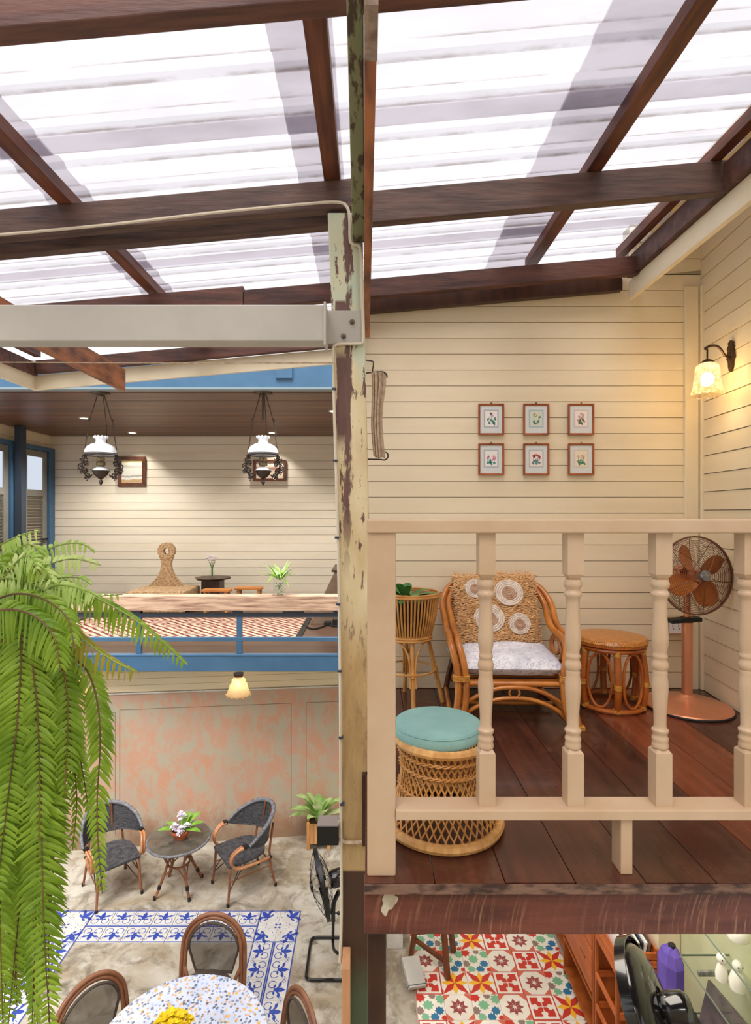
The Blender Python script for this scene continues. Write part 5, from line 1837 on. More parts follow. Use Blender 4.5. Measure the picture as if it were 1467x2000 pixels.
# ------------------------------------------------------------------ wicker ottoman and its cushion
OT = thing('wicker_ottoman', 'hourglass wicker ottoman under the balustrade', 'ottoman', (0.262, 1.935, 2.7))
rp = [(.200, .015), (.178, .06), (.157, .11), (.147, .16), (.145, .20), (.150, .25), (.158, .295)]


def rad(z):
    for (r0, z0), (r1, z1) in zip(rp, rp[1:]):
        if z <= z1:
            t = max(0, (z - z0) / (z1 - z0))
            return r0 + (r1 - r0) * t
    return rp[-1][0]


for dirn in (1, -1):
    b = MB()
    for i in range(44):
        a = 2 * pi * i / 44
        P = []
        for j in range(9):
            z = .012 + .29 * j / 8
            aa = a + dirn * .95 * j / 8
            P.append(((rad(z) - .003 * (dirn > 0)) * cos(aa), (rad(z) - .003 * (dirn > 0)) * sin(aa), z))
        b.tube(P, .0032, 5)
    b.build('lattice', RATTAN_PALE, OT, smooth=True)
for z, r, t in ((.018, .200, .017), (.300, .160, .015)):
    MB().ring((0, 0, z), r, t, 44, 8).build('wrapped_hoop', mat('wrapped_cane_%d' % int(t * 1000), (224, 176, 112), (196, 144, 80), rough=0.45, scale=50, stretch=(1, 1, .1)), OT, smooth=True)
for z in (.215, .140, .262):
    b = MB()
    R_ = rad(z) + .004
    for ph in (0, pi):
        b.tube([((R_ + .003 * cos(20 * t_ + ph)) * cos(t_), (R_ + .003 * cos(20 * t_ + ph)) * sin(t_), z + .004 * sin(20 * t_ + ph)) for t_ in [2 * pi * i / 120 for i in range(120)]], .0034, 5, True)
    b.build('twisted_band', RATTAN_PALE, OT, smooth=True)
b = MB()
for i in range(60):
    a = 2 * pi * i / 60
    b.tube([(.150 * cos(a), .150 * sin(a), .305), (.128 * cos(a + .1), .128 * sin(a + .1), .318)], .0026, 4)
b.build('stake_ends', RATTAN_PALE, OT, kind='stuff')
MB().lathe([(.001, .285), (.14, .290)], 24, closed=False).build('seat_board', BLACKSATIN, OT)
o = MB().lathe([(.001, .292), (.135, .292), (.150, .300), (.157, .315), (.156, .340), (.148, .352), (.11, .357), (.001, .359)], 44).build('round_cushion', TEAL, None, smooth=True, loc=(0.248, 1.942, 2.7))
tag(o, 'round teal cotton cushion on top of the wicker ottoman', 'cushion')
MB().ring((0, 0, .346), .154, .0022, 44, 5).build('piping', TEAL, o)

# ------------------------------------------------------------------ courtyard armchairs and glass table
def bistro_armchair(name, label, loc, rz):
    A = thing(name, label, 'armchair', loc, rz, 'bistro armchairs by the plaster wall')
    sw = .215
    MB().prism([(-.205, -.225), (.205, -.225), (.215, -.05), (.205, .08), (.16, .17), (.07, .215), (-.07, .215), (-.16, .17), (-.205, .08), (-.215, -.05)], .352, .384, 'z').build('seat', WEAVE, A, bev=0.01)
    for s in (-1, 1):
        MB().tube([(s * .19, -.205, .36), (s * .195, -.215, .18), (s * .21, -.235, .0)], [.0135, .0125, .0115], 8).build('leg', BROWNTUBE, A, smooth=True)
        MB().tube([(s * .155, .27, .62), (s * .165, .22, .36), (s * .185, .23, .2), (s * .205, .27, .0)], [.011, .0125, .0125, .0115], 8).build('leg', BROWNTUBE, A, smooth=True)
        for x, y in ((s * .21, -.235), (s * .205, .27)):
            MB().lathe([(.014, 0), (.015, .03), (.0125, .034)], 10, (x, y, 0)).build('foot_cap', BLACKSATIN, A)
        for q in (0, .026):
            MB().tube(catmull([(s * (.266 - q), -.075, .545), (s * (.262 - q), -.145, .535), (s * (.246 - q), -.200, .485), (s * (.242 - q), -.210, .42), (s * (.242 - q * .6), -.175, .365), (s * (.232 - q * .3), -.10, .335), (s * .205, .10, .31), (s * .185, .225, .305)], 5), .0125, 8).build('arm_loop', ARMCANE, A, smooth=True)
        MB().tube([(s * .255, -.06, .55), (s * .258, -.10, .548)], .026, 8).build('black_binding', BLACKSATIN, A)
        MB().tube([(s * .188, .215, .30), (s * .185, .232, .315)], .019, 8).build('black_binding', BLACKSATIN, A)
        MB().tube([(s * .20, -.22, .12), (s * .06, .0, .34)], .005, 5).tube([(s * .20, -.22, .14), (s * .19, -.05, .345)], .005, 5).build('brace', DARKWOOD, A)
    MB().tube([(-.185, .23, .24), (.185, .23, .24)], .007, 6).build('cross_bar', BROWNTUBE, A)
    MB().tube([(-.195, -.215, .22), (-.185, .22, .22)], .006, 6).tube([(.195, -.215, .22), (.185, .22, .22)], .006, 6).build('side_bar', BROWNTUBE, A)
    # wrap-round back
    N = 36
    vs = []
    rim = []
    low = []
    for i in range(N + 1):
        t = -1 + 2 * i / N
        a = radians(96) * t
        x = .272 * sin(a)
        y = -.01 + .285 * cos(a)
        zt = .745 - .20 * abs(t) ** 2.1
        zb = .475 + .07 * abs(t) ** 5
        lean = .05 * (1 - abs(t) ** 1.5)
        rim.append((x * 1.02, y + lean, zt))
        low.append((x * .97, y - .015, zb))
        for j in range(5):
            u = j / 4
            vs.append((x * (.97 + .05 * u), y - .015 + (lean + .015) * u, zb + (zt - zb) * u))
    fs = [(i * 5 + j, (i + 1) * 5 + j, (i + 1) * 5 + j + 1, i * 5 + j + 1) for i in range(N) for j in range(4)]
    b = MB()
    b.add(vs, fs)
    b.add([(x * .985, y * .985, z) for x, y, z in vs], [f[::-1] for f in fs])
    b.build('backrest', WEAVE, A, smooth=True)
    MB().tube(rim, [.013 + .009 * (1 - abs(-1 + 2 * i / N) ** 3) for i in range(N + 1)], 9).build('rim', RIMWEAVE, A, smooth=True)
    MB().tube(low, .008, 7).build('lower_rim', WEAVE, A, smooth=True)
    MB().tube([(0.07, .288, .73), (0.07, .255, .48)], .009, 6).tube([(-.07, .288, .73), (-.07, .255, .48)], .009, 6).build('back_strut', BROWNTUBE, A)
    return A


bistro_armchair('bistro_armchair', 'charcoal woven bistro armchair behind the hanging fern fronds', (-2.57, 5.445, 0), radians(40.9))
bistro_armchair('bistro_armchair', 'charcoal woven bistro armchair between the glass table and the leafy planter', (-1.285, 5.525, 0), radians(-54))

GT = thing('glass_table', 'small round smoked glass bistro table with bamboo-look legs', 'table', (-1.915, 5.48, 0))
MB().lathe([(.001, .492), (.285, .492), (.300, .500), (.303, .510), (.300, .519), (.292, .522), (.001, .522)], 44).build('tabletop', TABLEGLASS, GT, smooth=True)
MB().ring((0, 0, .507), .302, .013, 44, 8).build('woven_rim', RIMWEAVE, GT, smooth=True)
MB().ring((0, 0, .27), .105, .011, 26, 7).build('brace_ring', BROWNTUBE, GT, smooth=True)
for i in range(4):
    a = radians(45 + 90 * i - 3)
    c_, s_ = cos(a), sin(a)
    MB().tube([(.20 * c_, .20 * s_, .492), (.115 * c_, .115 * s_, .30), (.15 * c_, .15 * s_, .20), (.245 * c_, .245 * s_, .0)], .0135, 8).build('leg', BROWNTUBE, GT, smooth=True)
    MB().lathe([(.015, 0), (.016, .03), (.013, .034)], 10, (.245 * c_, .245 * s_, 0)).build('foot_cap', BLACKSATIN, GT)
    MB().tube([(.203 * c_, .203 * s_, .085), (.192 * c_, .192 * s_, .12)], .018, 8).build('black_binding', BLACKSATIN, GT)
    a2 = a + pi / 2
    MB().tube(catmull([(.20 * c_, .20 * s_, .11), (.15 * c_ + .02 * cos(a2), .15 * s_ + .02 * sin(a2), .20), (.10 * cos(a + pi / 4), .10 * sin(a + pi / 4), .27), (.15 * cos(a2) + .02 * c_, .15 * sin(a2) + .02 * s_, .20), (.20 * cos(a2), .20 * sin(a2), .11)], 5), .006, 6).build('arc_brace', BROWNTUBE, GT, smooth=True)
    MB().tube(catmull([(.115 * c_, .115 * s_, .30), (.14 * cos(a + .5), .14 * sin(a + .5), .40), (.20 * cos(a + .7), .20 * sin(a + .7), .49)], 4), .006, 6).build('arc_brace', BROWNTUBE, GT, smooth=True)

FP = thing('flower_pot', 'terracotta pot of white and lilac flowers on the glass table', 'potted plant', (-1.895, 5.47, .5225))
MB().lathe([(.06, 0), (.085, .055), (.092, .058), (.092, .08), (.082, .08), (.078, .06)], 26, closed=False).build('pot', TERRACOTTA, FP, smooth=True)
MB().lathe([(.001, .066), (.08, .066)], 18, closed=False).build('soil', DARKWOOD, FP)
random.seed(21)
for (x, y, z, r) in ((-.05, -.03, .12, .045), (.02, -.05, .11, .042), (.07, -.01, .12, .04), (.0, .03, .19, .048), (-.02, .05, .21, .03), (.02, -.085, .085, .034)):
    f = MB()
    for j in range(24):
        a = j * 2.4; el = random.uniform(-.4, 1)
        dd = Vector((cos(a), sin(a), el)).normalized()
        f.leaf(Vector((x, y, z)) + dd * r * .25, dd, (.2, .1, 1), r * .9, r * .5, .1, 3, .3)
    f.build('bloom', [WHITEPETAL, LILAC][int(r * 1000) % 2], FP, smooth=True)
for (dx, dy, el, L) in ((-.9, -.2, .35, .20), (-.8, .3, .5, .16), (.3, .4, .9, .22), (.8, .1, .5, .24), (.9, -.2, .3, .20), (.5, .6, .6, .26), (.1, .9, .8, .2), (.7, .5, .9, .25)):
    f = MB()
    f.leaf((dx * .04, dy * .04, .08), (dx, dy, el), (0, 0, 1), L, .075, .3, 6, .2)
    f.build('leaf', BRIGHTLEAF, FP, smooth=True)

PB = thing('leafy_planter', 'oak planter box on legs with a variegated leafy plant by the plaster wall', 'planter', (-.565, 6.2, 0))
for s in (-1, 1):
    for t in (-1, 1):
        MB().box(s * .115 - .018, s * .115 + .018, t * .09 - .018, t * .09 + .018, 0, .30).build('leg', PLANTERWOOD, PB, bev=0.003)
for i in range(4):
    x = -.097 + .0486 * i
    for y in (-.103, .088):
        MB().box(x + .001, x + .0476, y, y + .014, .07, .29).build('slat', PLANTERWOOD, PB)
for i in range(4):
    y = -.085 + .043 * i
    for x in (-.128, .114):
        MB().box(x, x + .014, y + .001, y + .042, .07, .29).build('slat', PLANTERWOOD, PB)
MB().box(-.11, .11, -.085, .085, .08, .26).build('soil', DARKWOOD, PB)
random.seed(9)
for i in range(24):
    a = i * 2.4 + .4
    ring_ = i / 24
    el = 2.3 - 2.0 * ring_
    L = random.uniform(.36, .46) * (1.0 if ring_ < .8 else .8)
    f = MB()
    z0 = .27 + .16 * (1 - ring_) * random.random()
    f.tube([(0.02 * cos(a), 0.02 * sin(a), .25), (0.06 * cos(a), .06 * sin(a), z0 + .05)], .005, 5)
    f.leaf((0.05 * cos(a), .05 * sin(a), z0 + .04), (cos(a), sin(a) * (.5 if sin(a) < 0 else .22), el), (0, 0, 1), L * (1 if sin(a) < .3 else .72), .105, .45, 8, .18)
    f.build('leaf', VARIEG, PB, smooth=True)

o = MB().box(-.215, -.125, 2.26, 2.34, 2.41, 2.49).build('black_box', BLACKSATIN, None, bev=0.003)
tag(o, 'small black box fixed to the left side of the peeling post', 'box')
MB().box(-.2145, -.1255, 2.261, 2.339, 2.4895, 2.493).build('grey_lid', GREYTOP, o)  # grey top face on the black box
o = MB().hexa([(-.110, 2.18, 0), (-.078, 2.18, 0), (-.078, 2.28, 0), (-.110, 2.28, 0)], [(-.108, 2.18, 1.965), (-.076, 2.18, 1.965), (-.076, 2.28, 1.975), (-.108, 2.28, 1.975)]).build('upright_plank', LIGHTWOOD, None, bev=0.003)
tag(o, 'pale bare timber plank standing upright against the post foot', 'plank')

# black standing fan in the courtyard
BF = thing('black_fan', 'black standing fan on a square tube foot beside the patterned tiles', 'fan', (-.30, 4.6, 0))
sq = [(-.21, -.21), (.21, -.21), (.21, .23), (-.21, .23)]
P = []
for i, (x, y) in enumerate(sq):
    px_, py_ = sq[i - 1]; nx_, ny_ = sq[(i + 1) % 4]
    v0 = Vector((px_ - x, py_ - y, 0)).normalized() * .05
    v1 = Vector((nx_ - x, ny_ - y, 0)).normalized() * .05
    for t in (0, .33, .66, 1):
        p = Vector((x, y, .014))
        P.append((p + v0) * (1 - t) ** 2 + p * 2 * t * (1 - t) + (p + v1) * t * t)
MB().tube(P, .0135, 8, True).build('foot_frame', BLACKPL, BF, smooth=True)
MB().tube(catmull([(.21, .02, .016), (.10, .02, .018), (.03, .02, .05), (.0, .0, .12), (.0, 0, .30), (.0, 0, .36)], 6), .013, 8).build('pole', BLACKPL, BF, smooth=True)
MB().tube(catmull([(0, 0, .33), (0, 0, .42), (.01, 0, .50), (.05, .01, .58)], 5), [.018, .024, .026, .02], 9).build('neck', BLACKPL, BF, smooth=True)
MB().ball((.045, 0, .40), .016, 8, 6).tube([(0, 0, .40), (.045, 0, .40)], .006, 6).build('knob', BLACKPL, BF, smooth=True)
MH = Matrix.Translation((-.10, .0, .655)) @ Matrix.Rotation(radians(-76), 4, 'Z') @ Matrix.Rotation(radians(10), 4, 'X')
fan_head(BF, MH, .27, .16, (BLACKWIRE, BLACKPL, BLACKPL, BLACKPL), 3, radians(80), 7, 12, .0013, .42, (.07, .13), .03)

# mosaic table with three arch-backed chairs
MT = thing('mosaic_table', 'round white and blue mosaic-topped table in the courtyard', 'table', (-1.093, 3.14, 0))
MB().lathe([(.001, .672), (.49, .672), (.502, .678), (.504, .692), (.500, .700), (.001, .701)], 56).build('tabletop', TERRAZZO, MT, smooth=True)
MB().lathe([(.035, .03), (.035, .672)], 14).build('pedestal', BLACKSATIN, MT)
MB().lathe([(.24, 0), (.24, .012), (.05, .035), (.035, .04)], 28).build('foot', BLACKSATIN, MT, smooth=True)
YB = thing('yellow_bouquet', 'bunch of bright yellow flowers on the mosaic table', 'flowers', (-1.11, 3.06, .7012))
MB().lathe([(.001, 0), (.04, 0), (.05, .05), (.035, .11), (.042, .13)], 16, closed=False).build('glass_body', GLASS, YB, smooth=True)
random.seed(4)
f = MB()
for i in range(10):
    a = i * 2.4
    f.tube([(.012 * cos(a), .012 * sin(a), .01), (.02 * cos(a), .02 * sin(a), .12), (.06 * cos(a), .06 * sin(a), .19)], .003, 5)
f.build('stems', DEEPLEAF, YB)
for i in range(34):
    a = i * 2.4; r = .105 * math.sqrt(i / 34)
    c = Vector((r * cos(a), r * sin(a), .235 - r * r * 5 + random.uniform(-.012, .012)))
    f = MB()
    for j in range(16):
        a2 = j * 2.4
        dd = Vector((cos(a2), sin(a2), random.uniform(-.2, 1.2))).normalized()
        f.leaf(c, dd, (.1, .2, 1), .032, .022, .2, 3, .2)
    f.build('bloom', YELLOWPETAL, YB, smooth=True)


def arch_chair(label, loc, rz):
    A = thing('arch_chair', label, 'chair', loc, rz, 'arch-backed chairs at the mosaic table')
    def arch(R, y0, z0, zt, rr, nm, m):
        P = [(-R * 1.0, y0 - .02, z0 - .2), (-R * 1.02, y0, z0)]
        n = 16
        zc = zt - R * 1.0
        for i in range(n + 1):
            a = pi - pi * i / n
            P.append((R * cos(a), y0 + .05 * ((zc + R * sin(a) - z0) / (zt - z0)), zc + R * sin(a)))
        P += [(R * 1.02, y0, z0), (R * 1.0, y0 - .02, z0 - .2)]
        MB().tube(catmull(P, 3), rr, 9).build(nm, m, A, smooth=True)
    arch(.232, .20, .46, .81, .0155, 'back_arch', BROWNRATTAN)
    arch(.205, .195, .46, .785, .0145, 'back_arch', BROWNRATTAN)
    vs = []
    n = 14
    poly = []
    R = .186
    zc = .768 - R
    for i in range(n + 1):
        a = pi - pi * i / n
        poly.append((R * cos(a), zc + R * sin(a)))
    poly = [(-.135, .41)] + poly + [(.135, .41)]
    MB().prism([(x, z) for x, z in poly], -.003, .003).xf(Matrix.Translation((0, .215, 0))).build('back_mesh', OPENMESH, A)
    MB().tube([(x, .215, z) for x, z in poly] , .0095, 7, True).build('mesh_frame', WEAVE_BROWN, A, smooth=True)
    MB().lathe([(.001, .405), (.20, .405), (.212, .415), (.212, .43), (.2, .438), (.001, .44)], 32).build('seat', WEAVE_BROWN, A, smooth=True)
    MB().ring((0, 0, .41), .205, .014, 32, 7).build('seat_hoop', BROWNRATTAN, A, smooth=True)
    for sx in (-1, 1):
        MB().tube([(sx * .16, -.13, .41), (sx * .20, -.20, 0)], [.0145, .0125], 8).build('leg', BROWNRATTAN, A, smooth=True)
        MB().tube([(sx * .205, .19, .46), (sx * .175, .16, .40), (sx * .205, .24, 0)], .0135, 8).build('leg', BROWNRATTAN, A, smooth=True)
    MB().ring((0, 0, .2), .165, .008, 26, 6).build('stretcher_ring', BROWNRATTAN, A, smooth=True)
    return A


arch_chair('arch-backed brown chair on the far side of the mosaic table', (-1.155, 3.79, 0), radians(-3))
arch_chair('arch-backed brown chair left of the mosaic table beside the fern', (-1.60, 3.32, 0), radians(52))
arch_chair('arch-backed brown chair right of the mosaic table near the post', (-.605, 3.22, 0), radians(-58))

# ------------------------------------------------------------------ the shop under the deck
WS = struct('wall_shop_right', (2.05, 1.7, 0))
MB().box(0, .1, 0, 3.8, 0, 2.53).build('plaster', SHOPWALL, WS)
WSB = struct('wall_shop_back', (0, 5.4, 0))
MB().box(0.3, 2.15, 0, .1, 0, 2.53).build('plaster', SHOPWALL, WSB)
o = MB().box(1.90, 2.045, 3.56, 3.70, 0, 2.52).build('cream_column', CREAM_TRIM, None, bev=0.004)
tag(o, 'cream painted column behind the purple sleeve in the shop', 'column')
T5 = struct('trim_5')
MB().box(.055, .10, 4.35, 4.62, .0, .20).build('step_block', WHITEWASH, T5, bev=0.004)
MB().box(.16, .30, 4.72, 4.95, .0, .14).build('step_block', WHITEWASH, T5, bev=0.004)
MB().box(-.06, .03, 2.44, 2.60, .0, 1.9).build('green_jamb', mat('faded_green_wood', (92, 108, 84), (62, 74, 56), rough=0.7, scale=6, stretch=(4, 4, .4)), T5, bev=0.004)

S = thing('wooden_stool', 'mid-brown wooden stool with splayed legs on the coloured tiles', 'stool', (.55, 4.535, .0175))
MB().lathe([(.001, .60), (.15, .60), (.158, .61), (.155, .63), (.001, .635)], 28).build('seat', STOOLWOOD, S, smooth=True)
fx = [(.075, -.15), (-.19, .10), (.17, .16), (-.12, -.14)]
for x, y in ((.09, -.14), (-.187, .095), (.18, .135)):
    MB().bar((x, y, 0), (x * .55, y * .5, .605), .042, .036).build('leg', STOOLWOOD, S, bev=0.004)
MB().bar((.083, -.12, .12), (-.172, .09, .15), .03, .028).build('stretcher', STOOLWOOD, S, bev=0.003)
MB().bar((-.172, .09, .20), (.166, .125, .20), .03, .028).build('stretcher', STOOLWOOD, S, bev=0.003)
o = MB().box(-.075, .075, -.02, .02, 0, .21).build('grey_box', GREYBOX, None, bev=0.006)
o.matrix_world = Matrix.Translation((.385, 4.27, .055)) @ Matrix.Rotation(radians(35), 4, 'Z') @ Matrix.Rotation(radians(-62), 4, 'X') @ Matrix.Rotation(radians(18), 4, 'Y')
tag(o, 'flat pale grey box tilted against the leg of the brown stool', 'box')
MB().box(-.0755, .0755, -.0205, .0205, .012, .018).build('lid_line', SLATE, o)

ORANGE_D = mat('orange_drawer_wood', (196, 104, 44), (166, 80, 30), rough=0.4, scale=5, stretch=(4, .6, 4))
ORANGE_S = mat('shelf_orange_wood', (176, 94, 40), (146, 72, 28), rough=0.45, scale=5, stretch=(4, 4, .6))


def cabinet(label, loc, W, D, H, drawers):
    """cabinet whose front faces -x: W along y, D along x"""
    K = thing('drawer_cabinet', label, 'cabinet', loc)
    t = .02
    MB().box(0, D, 0, t, 0, H).build('side_panel', ORANGE_S, K, bev=0.002)
    MB().box(0, D, W - t, W, 0, H).build('side_panel', ORANGE_S, K, bev=0.002)
    MB().box(-.012, D, -.01, W + .01, H, H + .022).build('top', ORANGE_D, K, bev=0.003)
    MB().box(D - .012, D, t, W - t, .05, H).build('back_panel', ORANGE_S, K)
    for z in (.06, .30):
        MB().box(.0, D - .012, t, W - t, z, z + t).build('shelf', ORANGE_S, K, bev=0.002)
    zt = H - .01
    for i in range(drawers):
        dh = (H - .36) / drawers
        z1 = zt - i * dh
        f = MB().box(-.006, .35, t + .004, W - t - .004, z1 - dh + .012, z1).build('drawer', ORANGE_D, K, bev=0.003)
        for yy in (.3, .7):
            for k in (-1, 0, 1):
                MB().box(-.0075, -.0055, W * yy + k * .035 - .011, W * yy + k * .035 + .011, z1 - dh * .45 - .006, z1 - dh * .45 + .006).build('slot_pull', BLACKSATIN, f)
    return K


cabinet('tall orange-wood drawer cabinet at the far edge of the coloured tiles', (1.665, 4.58, .0), .55, .36, 1.15, 3)
cabinet('orange-wood drawer cabinet with an open lower shelf behind the black fan', (1.60, 3.86, .0), .60, .42, 0.98, 2)
B_ = thing('pink_bottle', 'small pink-capped bottle on the open shelf of the orange cabinet', 'bottle', (1.68, 4.10, .3205))
MB().lathe([(.001, 0), (.026, 0), (.027, .09), (.014, .11), (.014, .12)], 16).build('bottle_body', PAPERWHITE, B_, smooth=True)
MB().lathe([(.017, .118), (.016, .16), (.001, .162)], 14).build('cap', mat('pink_plastic', (214, 70, 130), rough=0.4), B_, smooth=True)
for i, (c_, z, y) in enumerate((((168, 200, 40), .0, 4.06), ((50, 160, 200), .0, 4.12))):
    o = MB().box(0, .16, 0, .018, 0, .12).build('booklet', [mat('lime_cover', c_, rough=0.5), mat('cyan_cover', c_, rough=0.5)][i == 1], None, loc=(1.58, y, 1.003))
    o.rotation_euler = (radians(-12), 0, 0)
    tag(o, ['lime green booklet standing on the orange drawer cabinet', 'blue booklet standing beside the lime booklet on the orange cabinet'][i], 'book')
    MB().box(.003, .158, .002, .016, -.001, .119).build('pages', PAPERWHITE, o)

KX, KY = 1.80, 3.60
CR_ = thing('slatted_crate', 'orange slatted wooden crate filled with thin cases', 'crate', (1.60, 3.50, .80))
MB().box(0, .28, 0, .34, -.80, -.775).build('plinth', ORANGE_S, CR_)
for x in (0, .26):
    for y in (0, .32):
        MB().box(x, x + .02, y, y + .02, -.775, .17).build('corner_post', ORANGE_S, CR_)
for z in (-.70, -.50, -.28, .0, .055, .11):
    MB().box(.02, .26, .0, .012, z, z + .042).build('slat', ORANGE_D, CR_, bev=0.002)
    MB().box(.0, .012, .02, .32, z, z + .042).build('slat', ORANGE_D, CR_, bev=0.002)
    MB().box(.268, .28, .02, .32, z, z + .042).build('slat', ORANGE_D, CR_, bev=0.002)
    MB().box(.02, .26, .328, .34, z, z + .042).build('slat', ORANGE_D, CR_, bev=0.002)
MB().box(.012, .268, .012, .328, -.02, -.005).build('crate_floor', ORANGE_S, CR_)
cs = [(226, 222, 220), (60, 54, 52), (232, 226, 216), (90, 74, 60), (214, 208, 206), (40, 40, 46), (240, 236, 232), (120, 96, 84)]
for i in range(8):
    o = MB().box(0, .012, 0, .22, 0, .185).build('thin_case', mat('case_cover', cs[i], rough=0.35), None, loc=(1.622 + i * .026, 3.555, .7975))
    o.rotation_euler = (0, radians(12), 0)
    tag(o, ['white thin case at the tile end of the orange crate', 'charcoal thin case second from the tile end of the crate', 'cream thin case third from the tile end of the crate', 'brown thin case in the middle of the orange crate',
            'grey-white thin case just past the middle of the crate', 'near-black thin case in the wall half of the crate', 'bright white thin case next to last in the crate', 'taupe thin case at the wall end of the crate'][i], 'case', 'thin cases in the orange crate')
    MB().box(-.0006, .0126, .004, .216, .181, .1856).build('spine', SLATE if i % 2 else PAPERWHITE, o)

# purple folded fabric sleeve
PS = thing('purple_sleeve', 'tall purple fabric sleeve standing in front of the cream column', 'fabric cover', (1.80, 3.22, 0))
b = MB()
n = 9
lv = [(0, .085), (.45, .092), (.9, .088), (1.13, .085), (1.19, .06), (1.22, .025)]
for z, r in lv:
    for j in range(n):
        a = 2 * pi * j / n + z * .25
        q = r * .9 * (1 + .10 * (j % 2) - .06 * (j % 3))
        b.v.append((q * cos(a) * .92, q * sin(a), z + .01 * (j % 2)))
for i in range(len(lv) - 1):
    for j in range(n):
        k = (j + 1) % n
        b.f.append((i * n + j, i * n + k, (i + 1) * n + k, (i + 1) * n + j)); b.m.append(0)
b.f.append(tuple(range(n))[::-1]); b.m.append(0)
b.build('fabric_sleeve', PURPLE, PS)
MB().lathe([(.022, 1.19), (.02, 1.235), (.001, 1.236)], 12).build('pole_end', BLACKSATIN, PS)

# black stand fan in the shop, seen from behind
B2 = thing('shop_fan', 'glossy black stand fan seen from behind in front of the orange crate', 'fan', (1.62, 2.62, 0))
MB().lathe([(.20, 0), (.20, .02), (.17, .03), (.04, .05), (.03, .06)], 30).build('base', BLACKPL, B2, smooth=True)
MB().lathe([(.016, .04), (.016, 1.18)], 14).build('pole', BLACKPL, B2, smooth=True)
MB().tube([(0, 0, 1.1), (0, 0, 1.24), (-.06, .01, 1.36)], [.022, .03, .03], 10).build('neck', BLACKPL, B2, smooth=True)
M2 = Matrix.Translation((-.27, .02, 1.37)) @ Matrix.Rotation(radians(-116), 4, 'Z') @ Matrix.Rotation(radians(24), 4, 'X')
fan_head(B2, M2, .29, .16, (BLACKPL, BLACKPL, BLACKPL, BLACKPL), 4, .4, 9, 12, .0016, .55, (.075, .13), .05)
A_ = Matrix.Rotation(radians(90), 4, 'X')
MB().lathe([(.09, -.085), (.17, -.078), (.24, -.05), (.272, -.015), (.274, .012)], 36, closed=False).xf(A_).xf(M2).build('rear_shroud', BLACKPL, B2, smooth=True)

# glass display with ceramics on the shop wall
GD = thing('glass_display', 'wall display of glass shelves holding white ceramics, far right of the shop', 'display shelf', (1.99, 2.62, 0))
for z, y0, y1 in ((1.28, -.15, .46), (1.58, -.4, .42), (.95, -.2, .46)):
    MB().box(-.22, .058, y0, y1, z, z + .008).build('glass_shelf', m_glass('green_edge_glass', (.97, .985, .975, 1)), GD)
    MB().box(-.2225, -.22, y0, y1, z - .001, z + .009).build('shelf_edge', mat('glass_edge_green', (112, 126, 114), rough=0.2), GD)
    MB().box(-.22, .058, y1, y1 + .0025, z - .001, z + .009).build('shelf_edge', mat('glass_edge_dark', (104, 118, 106), rough=0.2), GD)
    for y in (y0 + .1, y1 - .1):
        MB().box(-.18, .058, y - .008, y + .008, z - .025, z).build('shelf_bracket', SILVER, GD)


def ceramic(i, loc, prof, label, smooth=True):
    K = thing('ceramic_figure', label, 'figurine', loc, 0, 'white ceramics on the glass shelves')
    MB().lathe(prof, 20).build('figure_body', CERAMIC, K, smooth=True)
    MB().ball((0, 0, prof[-1][1] + .02), .026, 14, 9).build('figure_head', CERAMIC, K, smooth=True)
    for s in (-1, 1):
        MB().ball((s * .011, -.023, prof[-1][1] + .026), .004, 6, 5).build('eye', BLACKSATIN, K)


ceramic(0, (1.92, 2.82, 1.5885), [(.05, 0), (.06, .03), (.05, .06), (.024, .08)], 'round white ceramic figure on the upper glass shelf')
ceramic(1, (1.90, 2.92, 1.2885), [(.03, 0), (.032, .03), (.022, .07), (.012, .09)], 'small white ceramic figure on the middle glass shelf, nearer the column')
ceramic(2, (1.945, 2.86, 1.2885), [(.036, 0), (.042, .04), (.03, .08), (.016, .10)], 'taller white ceramic figure on the middle glass shelf')
o = MB().box(-.006, .006, -.16, .16, 0, .26).build('dark_plaque', mat('dark_marbled_card', (92, 78, 80), (62, 56, 60), rough=0.4, scale=12), None, loc=(1.84, 2.84, .9585))
o.rotation_euler = (0, radians(14), radians(6))
tag(o, 'dark marbled plaque leaning on the lower glass shelf', 'plaque')
MB().box(.0062, .0075, -.15, .15, .01, .25).build('backing', SLATE, o)
o = MB().box(-.06, .06, -.07, .07, 0, .10).build('gift_box', mat('tan_printed_box', (206, 178, 140), (150, 120, 90), rough=0.6, scale=25), None, loc=(1.86, 2.56, .9585), bev=0.002)
tag(o, 'small tan printed gift box in front of the dark plaque', 'box')
MB().box(-.0615, -.06, -.05, .0, .02, .08).build('label', SLATE, o)
o = MB().box(-.05, .05, -.05, .05, 0, .13).build('trinket_box', mat('brown_trinket', (96, 60, 52), (60, 44, 44), rough=0.5, scale=25), None, loc=(1.97, 2.56, 1.2885), bev=0.004)
tag(o, 'dark brown trinket box on the middle glass shelf', 'box')
MB().box(-.052, .052, -.052, .052, .10, .108).build('lid_line', BRONZE, o)

# ------------------------------------------------------------------ hanging fern
FN = thing('hanging_fern', 'large bright green hanging fern with long drooping fronds', 'fern', (-.80, 1.12, 3.6))
MB().lathe([(.001, -.16), (.10, -.16), (.135, .0), (.142, .005), (.142, .02), (.13, .02), (.125, .0)], 26, (-.12, 0, 0), closed=False).build('pot', TERRACOTTA, FN, smooth=True)
MB().lathe([(.001, .0), (.126, .0)], 20, (-.12, 0, 0), closed=False).build('soil', DARKWOOD, FN)
MB().tube([(-.10, 0, .0), (-.11, 0, .75), (-.11, 0, 1.5)], .003, 5).build('hanger_wire', IRON, FN)
random.seed(17)
base = Vector((-.80, 1.12, 3.6))


